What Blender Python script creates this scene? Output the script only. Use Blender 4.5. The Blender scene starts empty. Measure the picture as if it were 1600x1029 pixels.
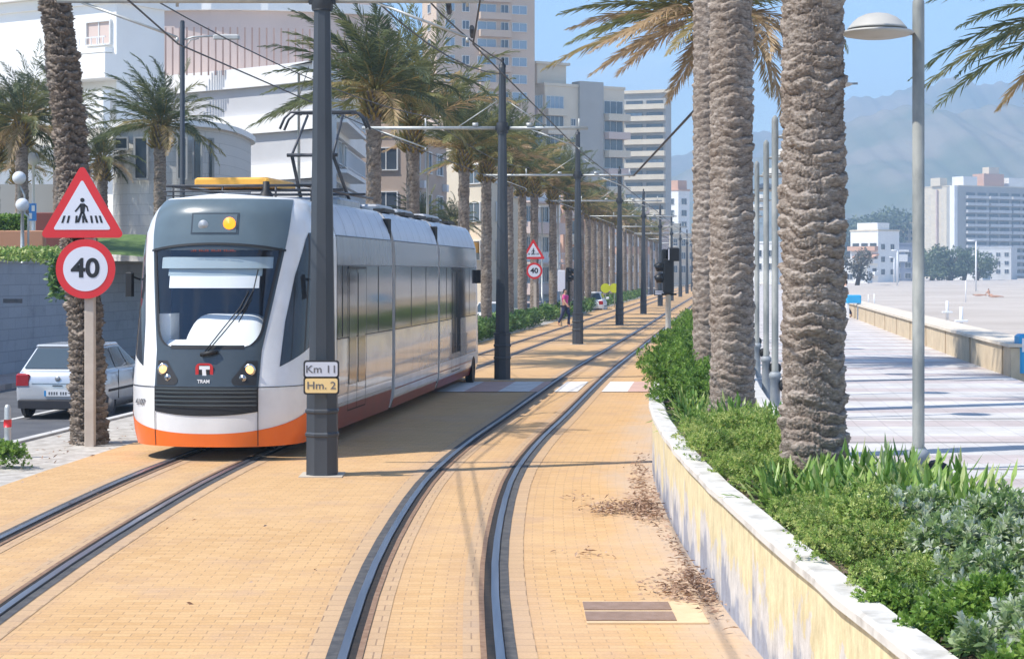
import bpy, math, random
import numpy as np
from mathutils import Vector, Matrix
R = math.radians
rnd = random.Random(7)
SC = bpy.context.scene
COL = SC.collection
# ---------------------------------------------------------------- camera, sky, sun, exposure
F = 2900.0            # focal length in pixels of the 1600 px wide photograph
H = 2.45              # eye height above the rails
HOR = 425.0           # horizon row in the photograph
cam = bpy.data.cameras.new('camera'); camo = bpy.data.objects.new('camera', cam); COL.objects.link(camo)
camo.location = (0, 0, H); camo.rotation_euler = (R(90), 0, 0)
cam.sensor_width = 36.0; cam.lens = F / 1600 * 36.0
cam.shift_y = (HOR - 514.5) / 1600.0
cam.clip_start = 0.3; cam.clip_end = 20000
SC.camera = camo
SUN_EL = R(54)
TO_SUN = Vector((-0.93 * math.cos(SUN_EL), -0.37 * math.cos(SUN_EL), math.sin(SUN_EL)))
world = bpy.data.worlds.new('World'); SC.world = world; world.use_nodes = True
wn = world.node_tree; wn.nodes.clear()
sky = wn.nodes.new('ShaderNodeTexSky'); sky.sky_type = 'NISHITA'; sky.sun_disc = False
sky.sun_elevation = SUN_EL; sky.sun_rotation = math.atan2(-0.93, -0.37) % (2 * math.pi)
sky.altitude = 0; sky.air_density = 1.0; sky.dust_density = 0.15; sky.ozone_density = 7.0
bgn = wn.nodes.new('ShaderNodeBackground'); bgn.inputs['Strength'].default_value = 0.15
wo = wn.nodes.new('ShaderNodeOutputWorld')
tc = wn.nodes.new('ShaderNodeTexCoord'); mpw = wn.nodes.new('ShaderNodeMapping'); mpw.inputs['Scale'].default_value = (1, 1, 3.5); wn.links.new(tc.outputs['Generated'], mpw.inputs[0])
cn = wn.nodes.new('ShaderNodeTexNoise'); cn.inputs['Scale'].default_value = 5.5; cn.inputs['Detail'].default_value = 8; cn.inputs['Roughness'].default_value = .6; wn.links.new(mpw.outputs[0], cn.inputs['Vector'])
cr_ = wn.nodes.new('ShaderNodeValToRGB'); cr_.color_ramp.elements[0].position = .50; cr_.color_ramp.elements[1].position = .80; wn.links.new(cn.outputs[0], cr_.inputs[0])
cm_ = wn.nodes.new('ShaderNodeMix'); cm_.data_type = 'RGBA'; cm_.inputs[7].default_value = (6.2, 6.6, 7.2, 1); sc_ = wn.nodes.new('ShaderNodeMath'); sc_.operation = 'MULTIPLY'; sc_.inputs[1].default_value = .55
wn.links.new(cr_.outputs[0], sc_.inputs[0]); wn.links.new(sc_.outputs[0], cm_.inputs[0]); wn.links.new(sky.outputs[0], cm_.inputs[6]); wn.links.new(cm_.outputs[2], bgn.inputs['Color']); wn.links.new(bgn.outputs[0], wo.inputs['Surface'])
sun = bpy.data.lights.new('sun', 'SUN'); sun.energy = 4.0; sun.angle = R(0.5); sun.color = (1.0, 0.95, 0.87)
suno = bpy.data.objects.new('sun', sun); COL.objects.link(suno)
suno.rotation_euler = (-TO_SUN).to_track_quat('-Z', 'Y').to_euler()
SC.view_settings.view_transform = 'Standard'; SC.view_settings.look = 'None'
SC.view_settings.exposure = 0.7; SC.view_settings.gamma = 1.0
SC.cycles.max_bounces = 6; SC.cycles.transparent_max_bounces = 12; SC.cycles.volume_bounces = 0
SC.cycles.use_denoising = True; SC.cycles.caustics_reflective = False; SC.cycles.caustics_refractive = False

# ---------------------------------------------------------------- the line of the tramway: X of the row of masts at distance Y
_KX = [-5, 5, 12, 15, 18.9, 22.4, 25.8, 31.6, 42.3, 62.9, 85.6, 109, 134, 158, 200, 300]
_KY = [-1.0, -2.05, -2.36, -2.42, -2.38, -2.25, -1.98, -1.36, -.22, 2.23, 4.96, 7.72, 10.7, 13.58, 18.6, 30.6]
def _spline():
    n = len(_KX); h = [_KX[i+1]-_KX[i] for i in range(n-1)]
    d = [(_KY[i+1]-_KY[i])/h[i] for i in range(n-1)]
    m = [d[0]] + [(d[i-1]*h[i]+d[i]*h[i-1])/(h[i]+h[i-1]) for i in range(1, n-1)] + [d[-1]]
    return m
_M = _spline()
def mid(y):
    if y >= _KX[-1]: return _KY[-1] + .12*(y-_KX[-1])
    if y <= _KX[0]: return _KY[0] + _M[0]*(y-_KX[0])
    i = 0
    while _KX[i+1] < y: i += 1
    h = _KX[i+1]-_KX[i]; t = (y-_KX[i])/h
    return ((2*t**3-3*t*t+1)*_KY[i] + (t**3-2*t*t+t)*h*_M[i] + (-2*t**3+3*t*t)*_KY[i+1] + (t**3-t*t)*h*_M[i+1])
def px(x, y): return (x-800.0)*y/F              # X at distance y that shows in column x
def pz(row, y): return H + (HOR-row)*y/F        # Z at distance y that shows in row
def off(o, y, z=0.0): return Vector((mid(y)+o, y, z))
ORD = ['first','second','third','fourth','fifth','sixth','seventh','eighth','ninth','tenth','eleventh','twelfth','thirteenth','fourteenth','fifteenth','sixteenth','seventeenth','eighteenth','nineteenth','twentieth']

# ---------------------------------------------------------------- materials
def lin(h):
    if isinstance(h, (tuple, list)): return (*h[:3], 1.0)
    h = h.lstrip('#'); c = [int(h[i:i+2], 16)/255 for i in (0, 2, 4)]
    return (*[x/12.92 if x <= .04045 else ((x+.055)/1.055)**2.4 for x in c], 1.0)
class NT:
    def __init__(s, name):
        s.m = bpy.data.materials.new(name); s.m.use_nodes = True; s.t = s.m.node_tree; s.t.nodes.clear()
        s.out = s.n('ShaderNodeOutputMaterial'); s.b = s.n('ShaderNodeBsdfPrincipled'); s.l(s.b.outputs[0], s.out.inputs[0])
    def n(s, typ, **k):
        o = s.t.nodes.new(typ)
        for a, v in k.items(): setattr(o, a, v)
        return o
    def l(s, a, b): s.t.links.new(a, b)
    def coord(s, kind='Object', scale=(1, 1, 1), rot=(0, 0, 0)):
        c = s.n('ShaderNodeTexCoord'); mp = s.n('ShaderNodeMapping'); mp.inputs['Scale'].default_value = scale; mp.inputs['Rotation'].default_value = rot
        s.l(c.outputs[kind], mp.inputs[0]); return mp.outputs[0]
    def noise(s, vec, scale, detail=4, rough=.55):
        o = s.n('ShaderNodeTexNoise'); o.inputs['Scale'].default_value = scale; o.inputs['Detail'].default_value = detail; o.inputs['Roughness'].default_value = rough
        if vec is not None: s.l(vec, o.inputs['Vector'])
        return o.outputs[0]
    def ramp(s, fac, stops):
        o = s.n('ShaderNodeValToRGB'); e = o.color_ramp.elements
        while len(e) < len(stops): e.new(.5)
        for q, (p, c) in zip(e, stops): q.position = p; q.color = lin(c)
        s.l(fac, o.inputs[0]); return o.outputs[0]
    def mix(s, fac, a, b, mode='MIX'):
        o = s.n('ShaderNodeMix', data_type='RGBA', blend_type=mode)
        for i, v in ((0, fac), (6, a), (7, b)):
            if isinstance(v, (int, float)): o.inputs[i].default_value = v
            elif isinstance(v, (tuple, str)): o.inputs[i].default_value = lin(v)
            else: s.l(v, o.inputs[i])
        return o.outputs[2]
    def bump(s, h, strength, dist=.02):
        o = s.n('ShaderNodeBump'); o.inputs['Strength'].default_value = strength; o.inputs['Distance'].default_value = dist
        s.l(h, o.inputs['Height']); s.l(o.outputs[0], s.b.inputs['Normal'])
    def col(s, c):
        if isinstance(c, (tuple, str)): s.b.inputs['Base Color'].default_value = lin(c)
        else: s.l(c, s.b.inputs['Base Color'])
    def set(s, rough=.6, metal=0, spec=.5, coat=0):
        s.b.inputs['Roughness'].default_value = rough; s.b.inputs['Metallic'].default_value = metal
        s.b.inputs['Specular IOR Level'].default_value = spec; s.b.inputs['Coat Weight'].default_value = coat
        return s
def mat(name, c1, c2=None, rough=.6, metal=0, scale=3.0, bump=0, bs=30, stretch=(1, 1, 1), spec=.5, coat=0, lo=.35, hi=.65):
    m = NT(name); v = m.coord('Object', stretch)
    if c2 is not None: m.col(m.ramp(m.noise(v, scale, 6), [(lo, c1), (hi, c2)]))
    else: m.col(c1)
    if bump: m.bump(m.noise(v, bs, 4), bump, .01)
    m.set(rough, metal, spec, coat); return m.m
def emis(name, c, st):
    m = NT(name); m.col((.02, .02, .02)); m.b.inputs['Emission Color'].default_value = lin(c); m.b.inputs['Emission Strength'].default_value = st; return m.m

# ---------------------------------------------------------------- objects
def tag(o, label=None, cat=None, group=None, kind=None):
    if label: o['label'] = label
    if cat: o['category'] = cat
    if group: o['group'] = group
    if kind: o['kind'] = kind
    return o
def empty(name, loc, label=None, cat=None, group=None, rz=0):
    o = bpy.data.objects.new(name, None); o.location = loc; o.rotation_euler = (0, 0, rz); o.empty_display_size = .2
    COL.objects.link(o); return tag(o, label, cat, group)
def rename(o, name): o.name = name
def copy_tree(o, loc=None, rz=None, label=None, group=None, scale=None):
    def rec(a, par):
        c = a.copy(); COL.objects.link(c); c.parent = par
        for ch in a.children: rec(ch, c)
        return c
    c = rec(o, None)
    if loc is not None: c.location = loc
    if rz is not None: c.rotation_euler = (0, 0, rz)
    if scale is not None: c.scale = scale if not isinstance(scale, (int, float)) else (scale,)*3
    if label: c['label'] = label
    if group: c['group'] = group
    return c
def link(name, me, parent=None, loc=(0, 0, 0), rot=(0, 0, 0)):
    o = bpy.data.objects.new(name, me); COL.objects.link(o); o.parent = parent; o.location = loc; o.rotation_euler = rot; return o
class MB:
    def __init__(s): s.v = []; s.f = []; s.mi = []; s.sm = []; s.M = None; s.cm = 0
    def add(s, vs, fs, mi=None, smooth=False):
        b = len(s.v)
        for p in vs:
            p = Vector(p); s.v.append(tuple(s.M @ p) if s.M is not None else tuple(p))
        for f in fs: s.f.append([i+b for i in f]); s.mi.append(s.cm if mi is None else mi); s.sm.append(smooth)
        return s
    def box(s, x0, x1, y0, y1, z0, z1, mi=None):
        vs = [(x, y, z) for z in (z0, z1) for y in (y0, y1) for x in (x0, x1)]
        return s.add(vs, [(0, 2, 3, 1), (4, 5, 7, 6), (0, 1, 5, 4), (2, 6, 7, 3), (0, 4, 6, 2), (1, 3, 7, 5)], mi)
    def rbox(s, x0, x1, y0, y1, z0, z1, r=.02, mi=None):       # box with chamfered vertical and top edges
        def ring(z, i): return [(x0+r+i, y0+i, z), (x1-r-i, y0+i, z), (x1-i, y0+r+i, z), (x1-i, y1-r-i, z), (x1-r-i, y1-i, z), (x0+r+i, y1-i, z), (x0+i, y1-r-i, z), (x0+i, y0+r+i, z)]
        vs = ring(z0, 0)+ring(z1-r, 0)+ring(z1, r); fs = [tuple(range(7, -1, -1)), tuple(range(16, 24))]
        for k in (0, 8):
            for i in range(8): j = (i+1) % 8; fs.append((k+i, k+j, k+8+j, k+8+i))
        return s.add(vs, fs, mi)
    def tube(s, pts, r, n=10, caps=True, mi=None, smooth=True, twist=0):
        pts = [Vector(p) for p in pts]; N = len(pts); rs = r if isinstance(r, (list, tuple)) else [r]*N
        vs = []; up = None
        for i, p in enumerate(pts):
            d = (pts[min(i+1, N-1)]-pts[max(i-1, 0)]).normalized()
            if up is None: up = Vector((0, 0, 1)) if abs(d.z) < .9 else Vector((1, 0, 0))
            a = d.cross(up).normalized(); b = a.cross(d).normalized(); up = b
            for k in range(n):
                t = 2*math.pi*(k+twist)/n; vs.append(p+(a*math.cos(t)+b*math.sin(t))*rs[i])
        fs = [(i*n+k, (i+1)*n+k, (i+1)*n+(k+1) % n, i*n+(k+1) % n) for i in range(N-1) for k in range(n)]
        if caps: 
            s.add(vs, [], mi); b = len(s.v)-len(vs)
            s.f.append([b+k for k in range(n)]); s.f.append([b+(N-1)*n+k for k in range(n-1, -1, -1)])
            for _ in range(2): s.mi.append(s.cm if mi is None else mi); s.sm.append(False)
            for f in fs: s.f.append([i+b for i in f]); s.mi.append(s.cm if mi is None else mi); s.sm.append(smooth)
            return s
        return s.add(vs, fs, mi, smooth)
    def lathe(s, prof, c=(0, 0, 0), n=20, axis='Z', mi=None, smooth=True):     # prof: (radius, height)
        vs = []
        for r, h in prof:
            for k in range(n):
                t = 2*math.pi*k/n; u, v = r*math.cos(t), r*math.sin(t)
                p = {'Z': (u, v, h), 'Y': (u, h, v), 'X': (h, u, v)}[axis]; vs.append((p[0]+c[0], p[1]+c[1], p[2]+c[2]))
        m = len(prof)
        return s.add(vs, [(i*n+k, i*n+(k+1) % n, (i+1)*n+(k+1) % n, (i+1)*n+k) for i in range(m-1) for k in range(n)] + [tuple(range(n)), tuple((m-1)*n+k for k in range(n-1, -1, -1))], mi, smooth)
    def prism(s, poly, z0, z1, mi=None, axis='Z'):              # extruded outline
        n = len(poly)
        def P(a, b, h): return {'Z': (a, b, h), 'Y': (a, h, b), 'X': (h, a, b)}[axis]
        vs = [P(a, b, z0) for a, b in poly]+[P(a, b, z1) for a, b in poly]
        return s.add(vs, [tuple(range(n-1, -1, -1)), tuple(range(n, 2*n))]+[(i, (i+1) % n, n+(i+1) % n, n+i) for i in range(n)], mi)
    def grid(s, nu, nv, fn, mi=None, smooth=True):
        vs = [fn(i/nu, j/nv) for j in range(nv+1) for i in range(nu+1)]
        return s.add(vs, [(j*(nu+1)+i, j*(nu+1)+i+1, (j+1)*(nu+1)+i+1, (j+1)*(nu+1)+i) for j in range(nv) for i in range(nu)], mi, smooth)
    def build(s, name, m, parent=None, loc=(0, 0, 0), uv=None):
        me = bpy.data.meshes.new(name); me.from_pydata(s.v, [], s.f)
        for q in (m if isinstance(m, (list, tuple)) else [m]): me.materials.append(q)
        me.polygons.foreach_set('material_index', s.mi); me.polygons.foreach_set('use_smooth', s.sm); me.validate(); me.update()
        return link(name, me, parent, loc)
def text_mesh(txt, size, depth=.004, bold=0.0, sx=1.0):
    c = bpy.data.curves.new('lettering', 'FONT'); c.body = txt; c.size = size; c.extrude = depth/2; c.align_x = 'CENTER'; c.align_y = 'CENTER'; c.offset = bold
    o = bpy.data.objects.new('lettering', c); COL.objects.link(o)
    dg = bpy.context.evaluated_depsgraph_get(); dg.update()
    me = bpy.data.meshes.new_from_object(o.evaluated_get(dg)); bpy.data.objects.remove(o); bpy.data.curves.remove(c)
    return me
def lettering(name, txt, size, m, parent, loc, rot=(R(90), 0, 0), bold=0.0, sx=1.0):
    me = text_mesh(txt, size, bold=bold); me.materials.clear(); me.materials.append(m)
    o = link(name, me, parent, loc, rot); o.scale = (sx, 1, 1); return o
# many small leaves as one mesh, each with its own tone in the attribute 'tone'
def leaf_mesh(name, P, D, N, L, W, tone, m, fold=.25, bend=.0, wide=.5, quad=False):
    P, D, N = (np.asarray(a, float) for a in (P, D, N)); n = len(P)
    D = D/np.linalg.norm(D, axis=1, keepdims=True); S = np.cross(D, N); S /= np.linalg.norm(S, axis=1, keepdims=True)+1e-9; U = np.cross(S, D)
    L = np.broadcast_to(np.asarray(L, float), (n,))[:, None]; W = np.broadcast_to(np.asarray(W, float), (n,))[:, None]
    a = P; tip = P+D*L-U*L*bend; mp = P+D*L*wide-U*L*bend*.25
    l = mp+S*W*.5+U*W*fold; r = mp-S*W*.5+U*W*fold
    co = np.stack([a, r, tip, l], 1).reshape(-1, 3)
    idx = np.arange(n)*4
    tri = np.stack([idx, idx+1, idx+2, idx, idx+2, idx+3], 1).reshape(-1)
    me = bpy.data.meshes.new(name); me.vertices.add(4*n); me.vertices.foreach_set('co', co.reshape(-1))
    me.loops.add(6*n); me.loops.foreach_set('vertex_index', tri.astype(np.int32))
    me.polygons.add(2*n); me.polygons.foreach_set('loop_start', (np.arange(2*n)*3).astype(np.int32))
    me.update(calc_edges=True); me.materials.append(m)
    at = me.attributes.new('tone', 'FLOAT', 'POINT'); at.data.foreach_set('value', np.repeat(np.asarray(tone, float), 4).astype(np.float32))
    me.validate(); return me
def leaf_mat(name, stops, rough=.45, trans=.3, spec=.5):
    m = NT(name); a = m.n('ShaderNodeAttribute'); a.attribute_name = 'tone'
    c = m.ramp(a.outputs['Fac'], stops); m.col(c); m.set(rough, 0, spec)
    t = m.n('ShaderNodeBsdfTranslucent'); m.l(c, t.inputs[0]); mx = m.n('ShaderNodeMixShader'); mx.inputs[0].default_value = trans
    m.l(m.b.outputs[0], mx.inputs[1]); m.l(t.outputs[0], mx.inputs[2]); m.l(mx.outputs[0], m.out.inputs[0]); return m.m
def ribbon(name, o0, o1, y0, y1, z, m, parent=None, step=1.5, thick=0.0, ystep=None):
    """a sheet following the tramway between two offsets, with UVs in metres (across, along)"""
    ys = [y0]
    while ys[-1] < y1-1e-6: ys.append(min(y1, ys[-1]+(step if ys[-1] < 90 else step*4)))
    f0 = o0 if callable(o0) else (lambda y: o0); f1 = o1 if callable(o1) else (lambda y: o1)
    vs = []; fs = []; uv = []; s = y0
    for i, y in enumerate(ys):
        for f in (f0, f1): vs.append((mid(y)+f(y), y, z)); uv.append((f(y), y))
    for i in range(len(ys)-1): fs.append((2*i, 2*i+1, 2*i+3, 2*i+2))
    if thick:
        b = len(vs)
        vs += [(v[0], v[1], v[2]-thick) for v in vs]; uv += uv
        for i in range(len(ys)-1):
            fs.append((b+2*i, 2*i, 2*i+2, b+2*i+2)); fs.append((2*i+1, b+2*i+1, b+2*i+3, 2*i+3))
        fs.append((0, b, b+1, 1)); e = 2*(len(ys)-1); fs.append((e, e+1, b+e+1, b+e))
    me = bpy.data.meshes.new(name); me.from_pydata(vs, [], fs); me.materials.append(m)
    ul = me.uv_layers.new(name='UVMap')
    for lp in me.loops: ul.data[lp.index].uv = uv[lp.vertex_index]
    me.update(); return link(name, me, parent)
# ================================================================ GROUND
def paving_mat(name, bw, bh, cA, cB, cC, mortar, ms=.012, stain='#b98a6e', ws=1.0, rot=0, rails=False):
    m = NT(name); uv = m.coord('UV', rot=(0, 0, rot))
    br = m.n('ShaderNodeTexBrick'); m.l(uv, br.inputs['Vector']); br.offset = .5
    br.inputs['Scale'].default_value = 1; br.inputs['Brick Width'].default_value = bw; br.inputs['Row Height'].default_value = bh
    br.inputs['Mortar Size'].default_value = ms; br.inputs['Mortar Smooth'].default_value = .3; br.inputs['Bias'].default_value = 0
    br.inputs['Color1'].default_value = lin(cA); br.inputs['Color2'].default_value = lin(cB); br.inputs['Mortar'].default_value = lin(mortar)
    big = m.noise(uv, .33, 5, .6); c = m.mix(m.ramp(big, [(.38, '#000000'), (.68, '#ffffff')]), br.outputs['Color'], cC)
    c2 = m.mix(.5, c, br.outputs['Color'])
    st = m.noise(uv, 1.1, 7, .7); c3 = m.mix(m.ramp(st, [(.52, '#000000'), (.74, '#c8c8c8')]), c2, stain)
    fn = m.noise(uv, 45, 3, .7); c4 = m.mix(.3, c3, m.ramp(fn, [(.3, '#8a8a8a'), (.7, '#ffffff')]), 'MULTIPLY')
    if rails:      # rust and brake dust beside the rails, patches and drips of grime
        co_ = m.n('ShaderNodeTexCoord'); sx = m.n('ShaderNodeSeparateXYZ'); m.l(co_.outputs['UV'], sx.inputs[0]); cur = sx.outputs[0]
        for op, v in (('ABSOLUTE', 0), ('SUBTRACT', 1.78), ('ABSOLUTE', 0), ('SUBTRACT', .5), ('ABSOLUTE', 0)):
            q = m.n('ShaderNodeMath', operation=op); m.l(cur, q.inputs[0]); q.inputs[1].default_value = v; cur = q.outputs[0]
        q = m.n('ShaderNodeMath', operation='MULTIPLY_ADD'); m.l(m.noise(m.coord('UV', (1, .25, 1)), 2.2, 6, .7), q.inputs[0]); q.inputs[1].default_value = .75; m.l(cur, q.inputs[2])
        c4 = m.mix(m.ramp(q.outputs[0], [(.34, '#b4b4b4'), (.85, '#000000')]), c4, (.40, .255, .16))
        q = m.n('ShaderNodeMath', operation='MULTIPLY_ADD'); m.l(m.noise(m.coord('UV', (1, .4, 1)), 1.6, 7, .7), q.inputs[0]); q.inputs[1].default_value = 1.5; m.l(sx.outputs[0], q.inputs[2]); c4 = m.mix(m.ramp(q.outputs[0], [(.0, '#000000'), (1, '#000000')]), c4, c4) if 0 else c4
        q2 = m.n('ShaderNodeMapRange'); q2.inputs[1].default_value = 4.0; q2.inputs[2].default_value = 4.7; q2.inputs[4].default_value = .75; m.l(q.outputs[0], q2.inputs[0]); c4 = m.mix(q2.outputs[0], c4, (.50, .41, .33))
        pt = m.noise(m.coord('UV', (1, .45, 1)), .55, 3, .5); c4 = m.mix(m.ramp(pt, [(.57, '#000000'), (.64, '#787878')]), c4, (.50, .35, .26))
        sp_ = m.noise(uv, 7, 2, .5); c4 = m.mix(m.ramp(sp_, [(.72, '#000000'), (.76, '#909090')]), c4, (.24, .16, .11))
    m.col(c4); m.set(.85, 0, .25)
    inv = m.n('ShaderNodeMath', operation='SUBTRACT'); inv.inputs[0].default_value = 1; m.l(br.outputs['Fac'], inv.inputs[1])
    m.bump(inv.outputs[0], .5, .006); return m.m
M_OCHRE = paving_mat('ochre pavers', .2, .1, (.70, .44, .21), (.61, .365, .16), (.73, .475, .245), (.42, .27, .14), ms=.005, stain=(.50, .33, .23), rails=True)
M_EDGE = paving_mat('pinkish edge pavers', .42, .21, (.64, .43, .24), (.56, .375, .21), (.67, .45, .25), (.27, .18, .11), ms=.006, stain=(.42, .33, .26), rails=True)
M_RAIL = mat('rail steel', (.26, .29, .34), (.36, .38, .42), rough=.3, metal=.85, scale=14, stretch=(1, .05, 1))
M_RUBBER = mat('rail jacket', (.05, .05, .052), (.10, .095, .09), rough=.85, scale=9, bump=.3)
M_GROOVE = mat('rail groove', (.012, .011, .010), (.035, .025, .018), rough=.9, scale=12)
M_RUST = mat('rusty keeper', (.20, .11, .06), (.29, .18, .11), rough=.8, scale=14)
M_EARTH = mat('earth', (.30, .25, .19), (.40, .34, .26), rough=.95, scale=.5, bump=.5, bs=8)
M_SAND = NT('beach sand'); _v = M_SAND.coord('Object')
_a = M_SAND.noise(_v, .06, 6, .65); _b = M_SAND.noise(M_SAND.coord('Object', (.05, .5, 1)), .5, 5, .6)
M_SAND.col(M_SAND.mix(M_SAND.ramp(_b, [(.52, '#000000'), (.6, '#8a8a8a')]), M_SAND.ramp(_a, [(.35, (.48, .42, .36)), (.65, (.58, .52, .46))]), (.40, .35, .30)))
M_SAND.bump(M_SAND.noise(_v, 3, 6, .7), .9, .12); M_SAND.set(.95, 0, .1); M_SAND = M_SAND.m
M_ASPH = mat('asphalt', (.075, .078, .085), (.115, .115, .12), rough=.85, scale=1.3, bump=.3, bs=60)
M_GRAVEL = mat('pale gravel', (.36, .32, .27), (.56, .52, .46), rough=.95, scale=5, bump=.8, bs=40)
M_CONC = mat('concrete', (.50, .48, .45), (.60, .58, .54), rough=.85, scale=2.5, bump=.2)
M_WHITE_CAP = mat('white coping', (.40, .37, .32), (.62, .59, .53), rough=.85, scale=4.5, bump=.35, bs=22, lo=.3, hi=.5)

def sheet(name, x0, x1, y0, y1, z, m, n=1):
    b = MB(); b.add([(x0, y0, z), (x1, y0, z), (x1, y1, z), (x0, y1, z)], [(0, 1, 2, 3)]); return tag(b.build(name, m), kind='structure')
sheet('ground', -690, 1690, -45, 2750, -.62, M_EARTH)
tag(ribbon('track_paving', -3.55, 3.95, -4, 420, 0, M_OCHRE, thick=.6), kind='structure')
# edging pavers beside each rail, jackets and grooves
for tr, nm in ((-1.78, 'left'), (1.78, 'right')):
    for s in (-1, 1):
        c = tr+s*.5
        tag(ribbon('edging_pavers', c-.24, c+.24, -4, 330, .004, M_EDGE), kind='structure')
        so = c+s*.035
        tag(ribbon('rail_bed', min(so, so+s*.075), max(so, so+s*.075), -4, 330, .008, M_RUBBER), kind='structure')
        tag(ribbon('rail_groove', c-.085 if s > 0 else c+.03, c-.03 if s > 0 else c+.085, -4, 330, .0085, M_GROOVE), kind='structure')
        tag(ribbon('keeper_strip', c-.125 if s > 0 else c+.085, c-.085 if s > 0 else c+.125, -4, 330, .012, M_RUST), kind='structure')
        r = ribbon('tram_rail', c-.029, c+.029, -4, 330, .024, M_RAIL, thick=.022)
        which = {(-1.78, -1): 'grooved steel rail farthest from the beach, nearest the road', (-1.78, 1): 'grooved steel rail of the tram\'s own track, on the side of the masts',
                 (1.78, -1): 'grooved steel rail of the empty track, on the side of the masts', (1.78, 1): 'grooved steel rail of the empty track, nearest the planter wall'}[(tr, s)]
        tag(r, which, 'rail', 'tram rails')
# promenade
m = NT('promenade paving'); uv = m.coord('UV')
w1 = m.n('ShaderNodeTexWave', wave_type='BANDS', bands_direction='Y'); w1.inputs['Scale'].default_value = .125; w1.inputs['Distortion'].default_value = .0; m.l(uv, w1.inputs[0])
br = m.n('ShaderNodeTexBrick'); m.l(uv, br.inputs[0]); br.inputs['Scale'].default_value = 1; br.inputs['Brick Width'].default_value = .4; br.inputs['Row Height'].default_value = .4; br.offset = 0
br.inputs['Mortar Size'].default_value = .006; br.inputs['Color1'].default_value = (1, 1, 1, 1); br.inputs['Color2'].default_value = (.93, .93, .93, 1); br.inputs['Mortar'].default_value = (.7, .7, .7, 1)
c = m.mix(m.ramp(w1.outputs[0], [(.62, '#000000'), (.70, '#ffffff')]), (.68, .655, .625), (.59, .515, .49))
c = m.mix(1.0, c, br.outputs[0], 'MULTIPLY'); c = m.mix(.45, c, m.ramp(m.noise(uv, .6, 6, .7), [(.35, '#a8a29c'), (.65, '#ffffff')]), 'MULTIPLY')
m.col(c); m.set(.8, 0, .3); M_PROM = m.m
tag(ribbon('promenade', 5.45, 10.9, -4, 300, .30, M_PROM, thick=.8), kind='structure')
M_SHADOWLINE = mat('post shadow', (.16, .15, .15), (.24, .22, .21), rough=.7, scale=8)
for y in (11.2, 13.4, 16.9, 20.2, 23.4, 27.2, 31.3, 37, 43, 50):  # lamp post shadows on the promenade, painted in as thin dark ribbons
    tag(ribbon('shadow_line', 5.5, 10.6, y, y+.07, .304, M_SHADOWLINE, step=.1), kind='structure')
# beach
b = MB()
def sandf(u, v):
    y = -4+(v**2)*1500; x = mid(y)+10.9+u*(60+y*1.2)
    return (x, y, -.30+.12*math.sin(x*.31+y*.12)*math.sin(y*.055)+.05*math.sin(x*.9+1)*math.sin(y*.33))
b.grid(60, 120, sandf); tag(b.build('beach_sand', M_SAND), kind='structure')
# left side: verge, road, far pavement
tag(ribbon('verge', -5.2, -3.55, -4, 200, -.015, M_GRAVEL, thick=.5), kind='structure')
tag(ribbon('verge_kerb', -5.35, -5.2, -4, 200, .02, M_CONC, thick=.6), kind='structure')
tag(ribbon('road', -12.6, -5.35, -4, 300, -.44, M_ASPH), kind='structure')
M_LINE = mat('road paint', (.62, .62, .60), (.74, .74, .72), rough=.7, scale=8)
for k in range(14):
    y = 12+k*8; tag(ribbon('road_marking', -9.05, -8.93, y, y+3, -.436, M_LINE, step=3), kind='structure')
tag(ribbon('road_marking', -5.75, -5.63, -4, 200, -.436, M_LINE), kind='structure')
M_PAVE2 = paving_mat('pinkish pavement', .4, .4, (.50, .40, .36), (.45, .36, .33), (.52, .43, .39), (.3, .26, .24), ms=.01)
tag(ribbon('pavement', -14.4, -12.6, -4, 300, -.30, M_PAVE2, thick=.3), kind='structure')
# zebra slabs across the tracks
M_ZW = mat('white crossing slab', (.60, .57, .53), (.76, .73, .69), rough=.8, scale=3)
M_ZP = mat('pink crossing slab', (.52, .33, .27), (.60, .40, .33), rough=.8, scale=3)
for o0, o1, k in ((-3.5, -2.9, 1), (-2.6, -2.32, 0), (-.85, -.3, 0), (.4, 1.04, 0), (1.55, 2.03, 0), (2.52, 3.05, 0), (3.05, 3.5, 1), (3.5, 3.93, 0), (1.04, 1.22, 1), (-.3, .4, 1), (-1.22, -.85, 1)):
    tag(ribbon('crossing_slab', o0, o1, 37.9, 41.4, .0125, M_ZP if k else M_ZW, step=.5), kind='structure')
# manhole cover with paler surround
b = MB()
M_PALE = mat('pale mortar', (.62, .46, .27), (.70, .52, .32), rough=.9, scale=6)
M_COVER = mat('rusted cover', (.24, .155, .11), (.30, .20, .15), rough=.7, scale=10, bump=.4, bs=60)
mh = empty('manhole_cover', (px(985, 13.35), 13.35, 0), 'brown rusty double manhole cover in the ochre paving by the planter wall', 'manhole cover')
b.box(-.33, .30, -.36, -.03, .013, .020); b.build('cover_plate', M_COVER, mh); b = MB(); b.box(-.33, .30, .05, .36, .013, .020); b.build('cover_plate', M_COVER, mh)
b = MB(); b.box(-.33, .52, -.42, .42, .002, .012); b.build('surround', M_PALE, mh)
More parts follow.
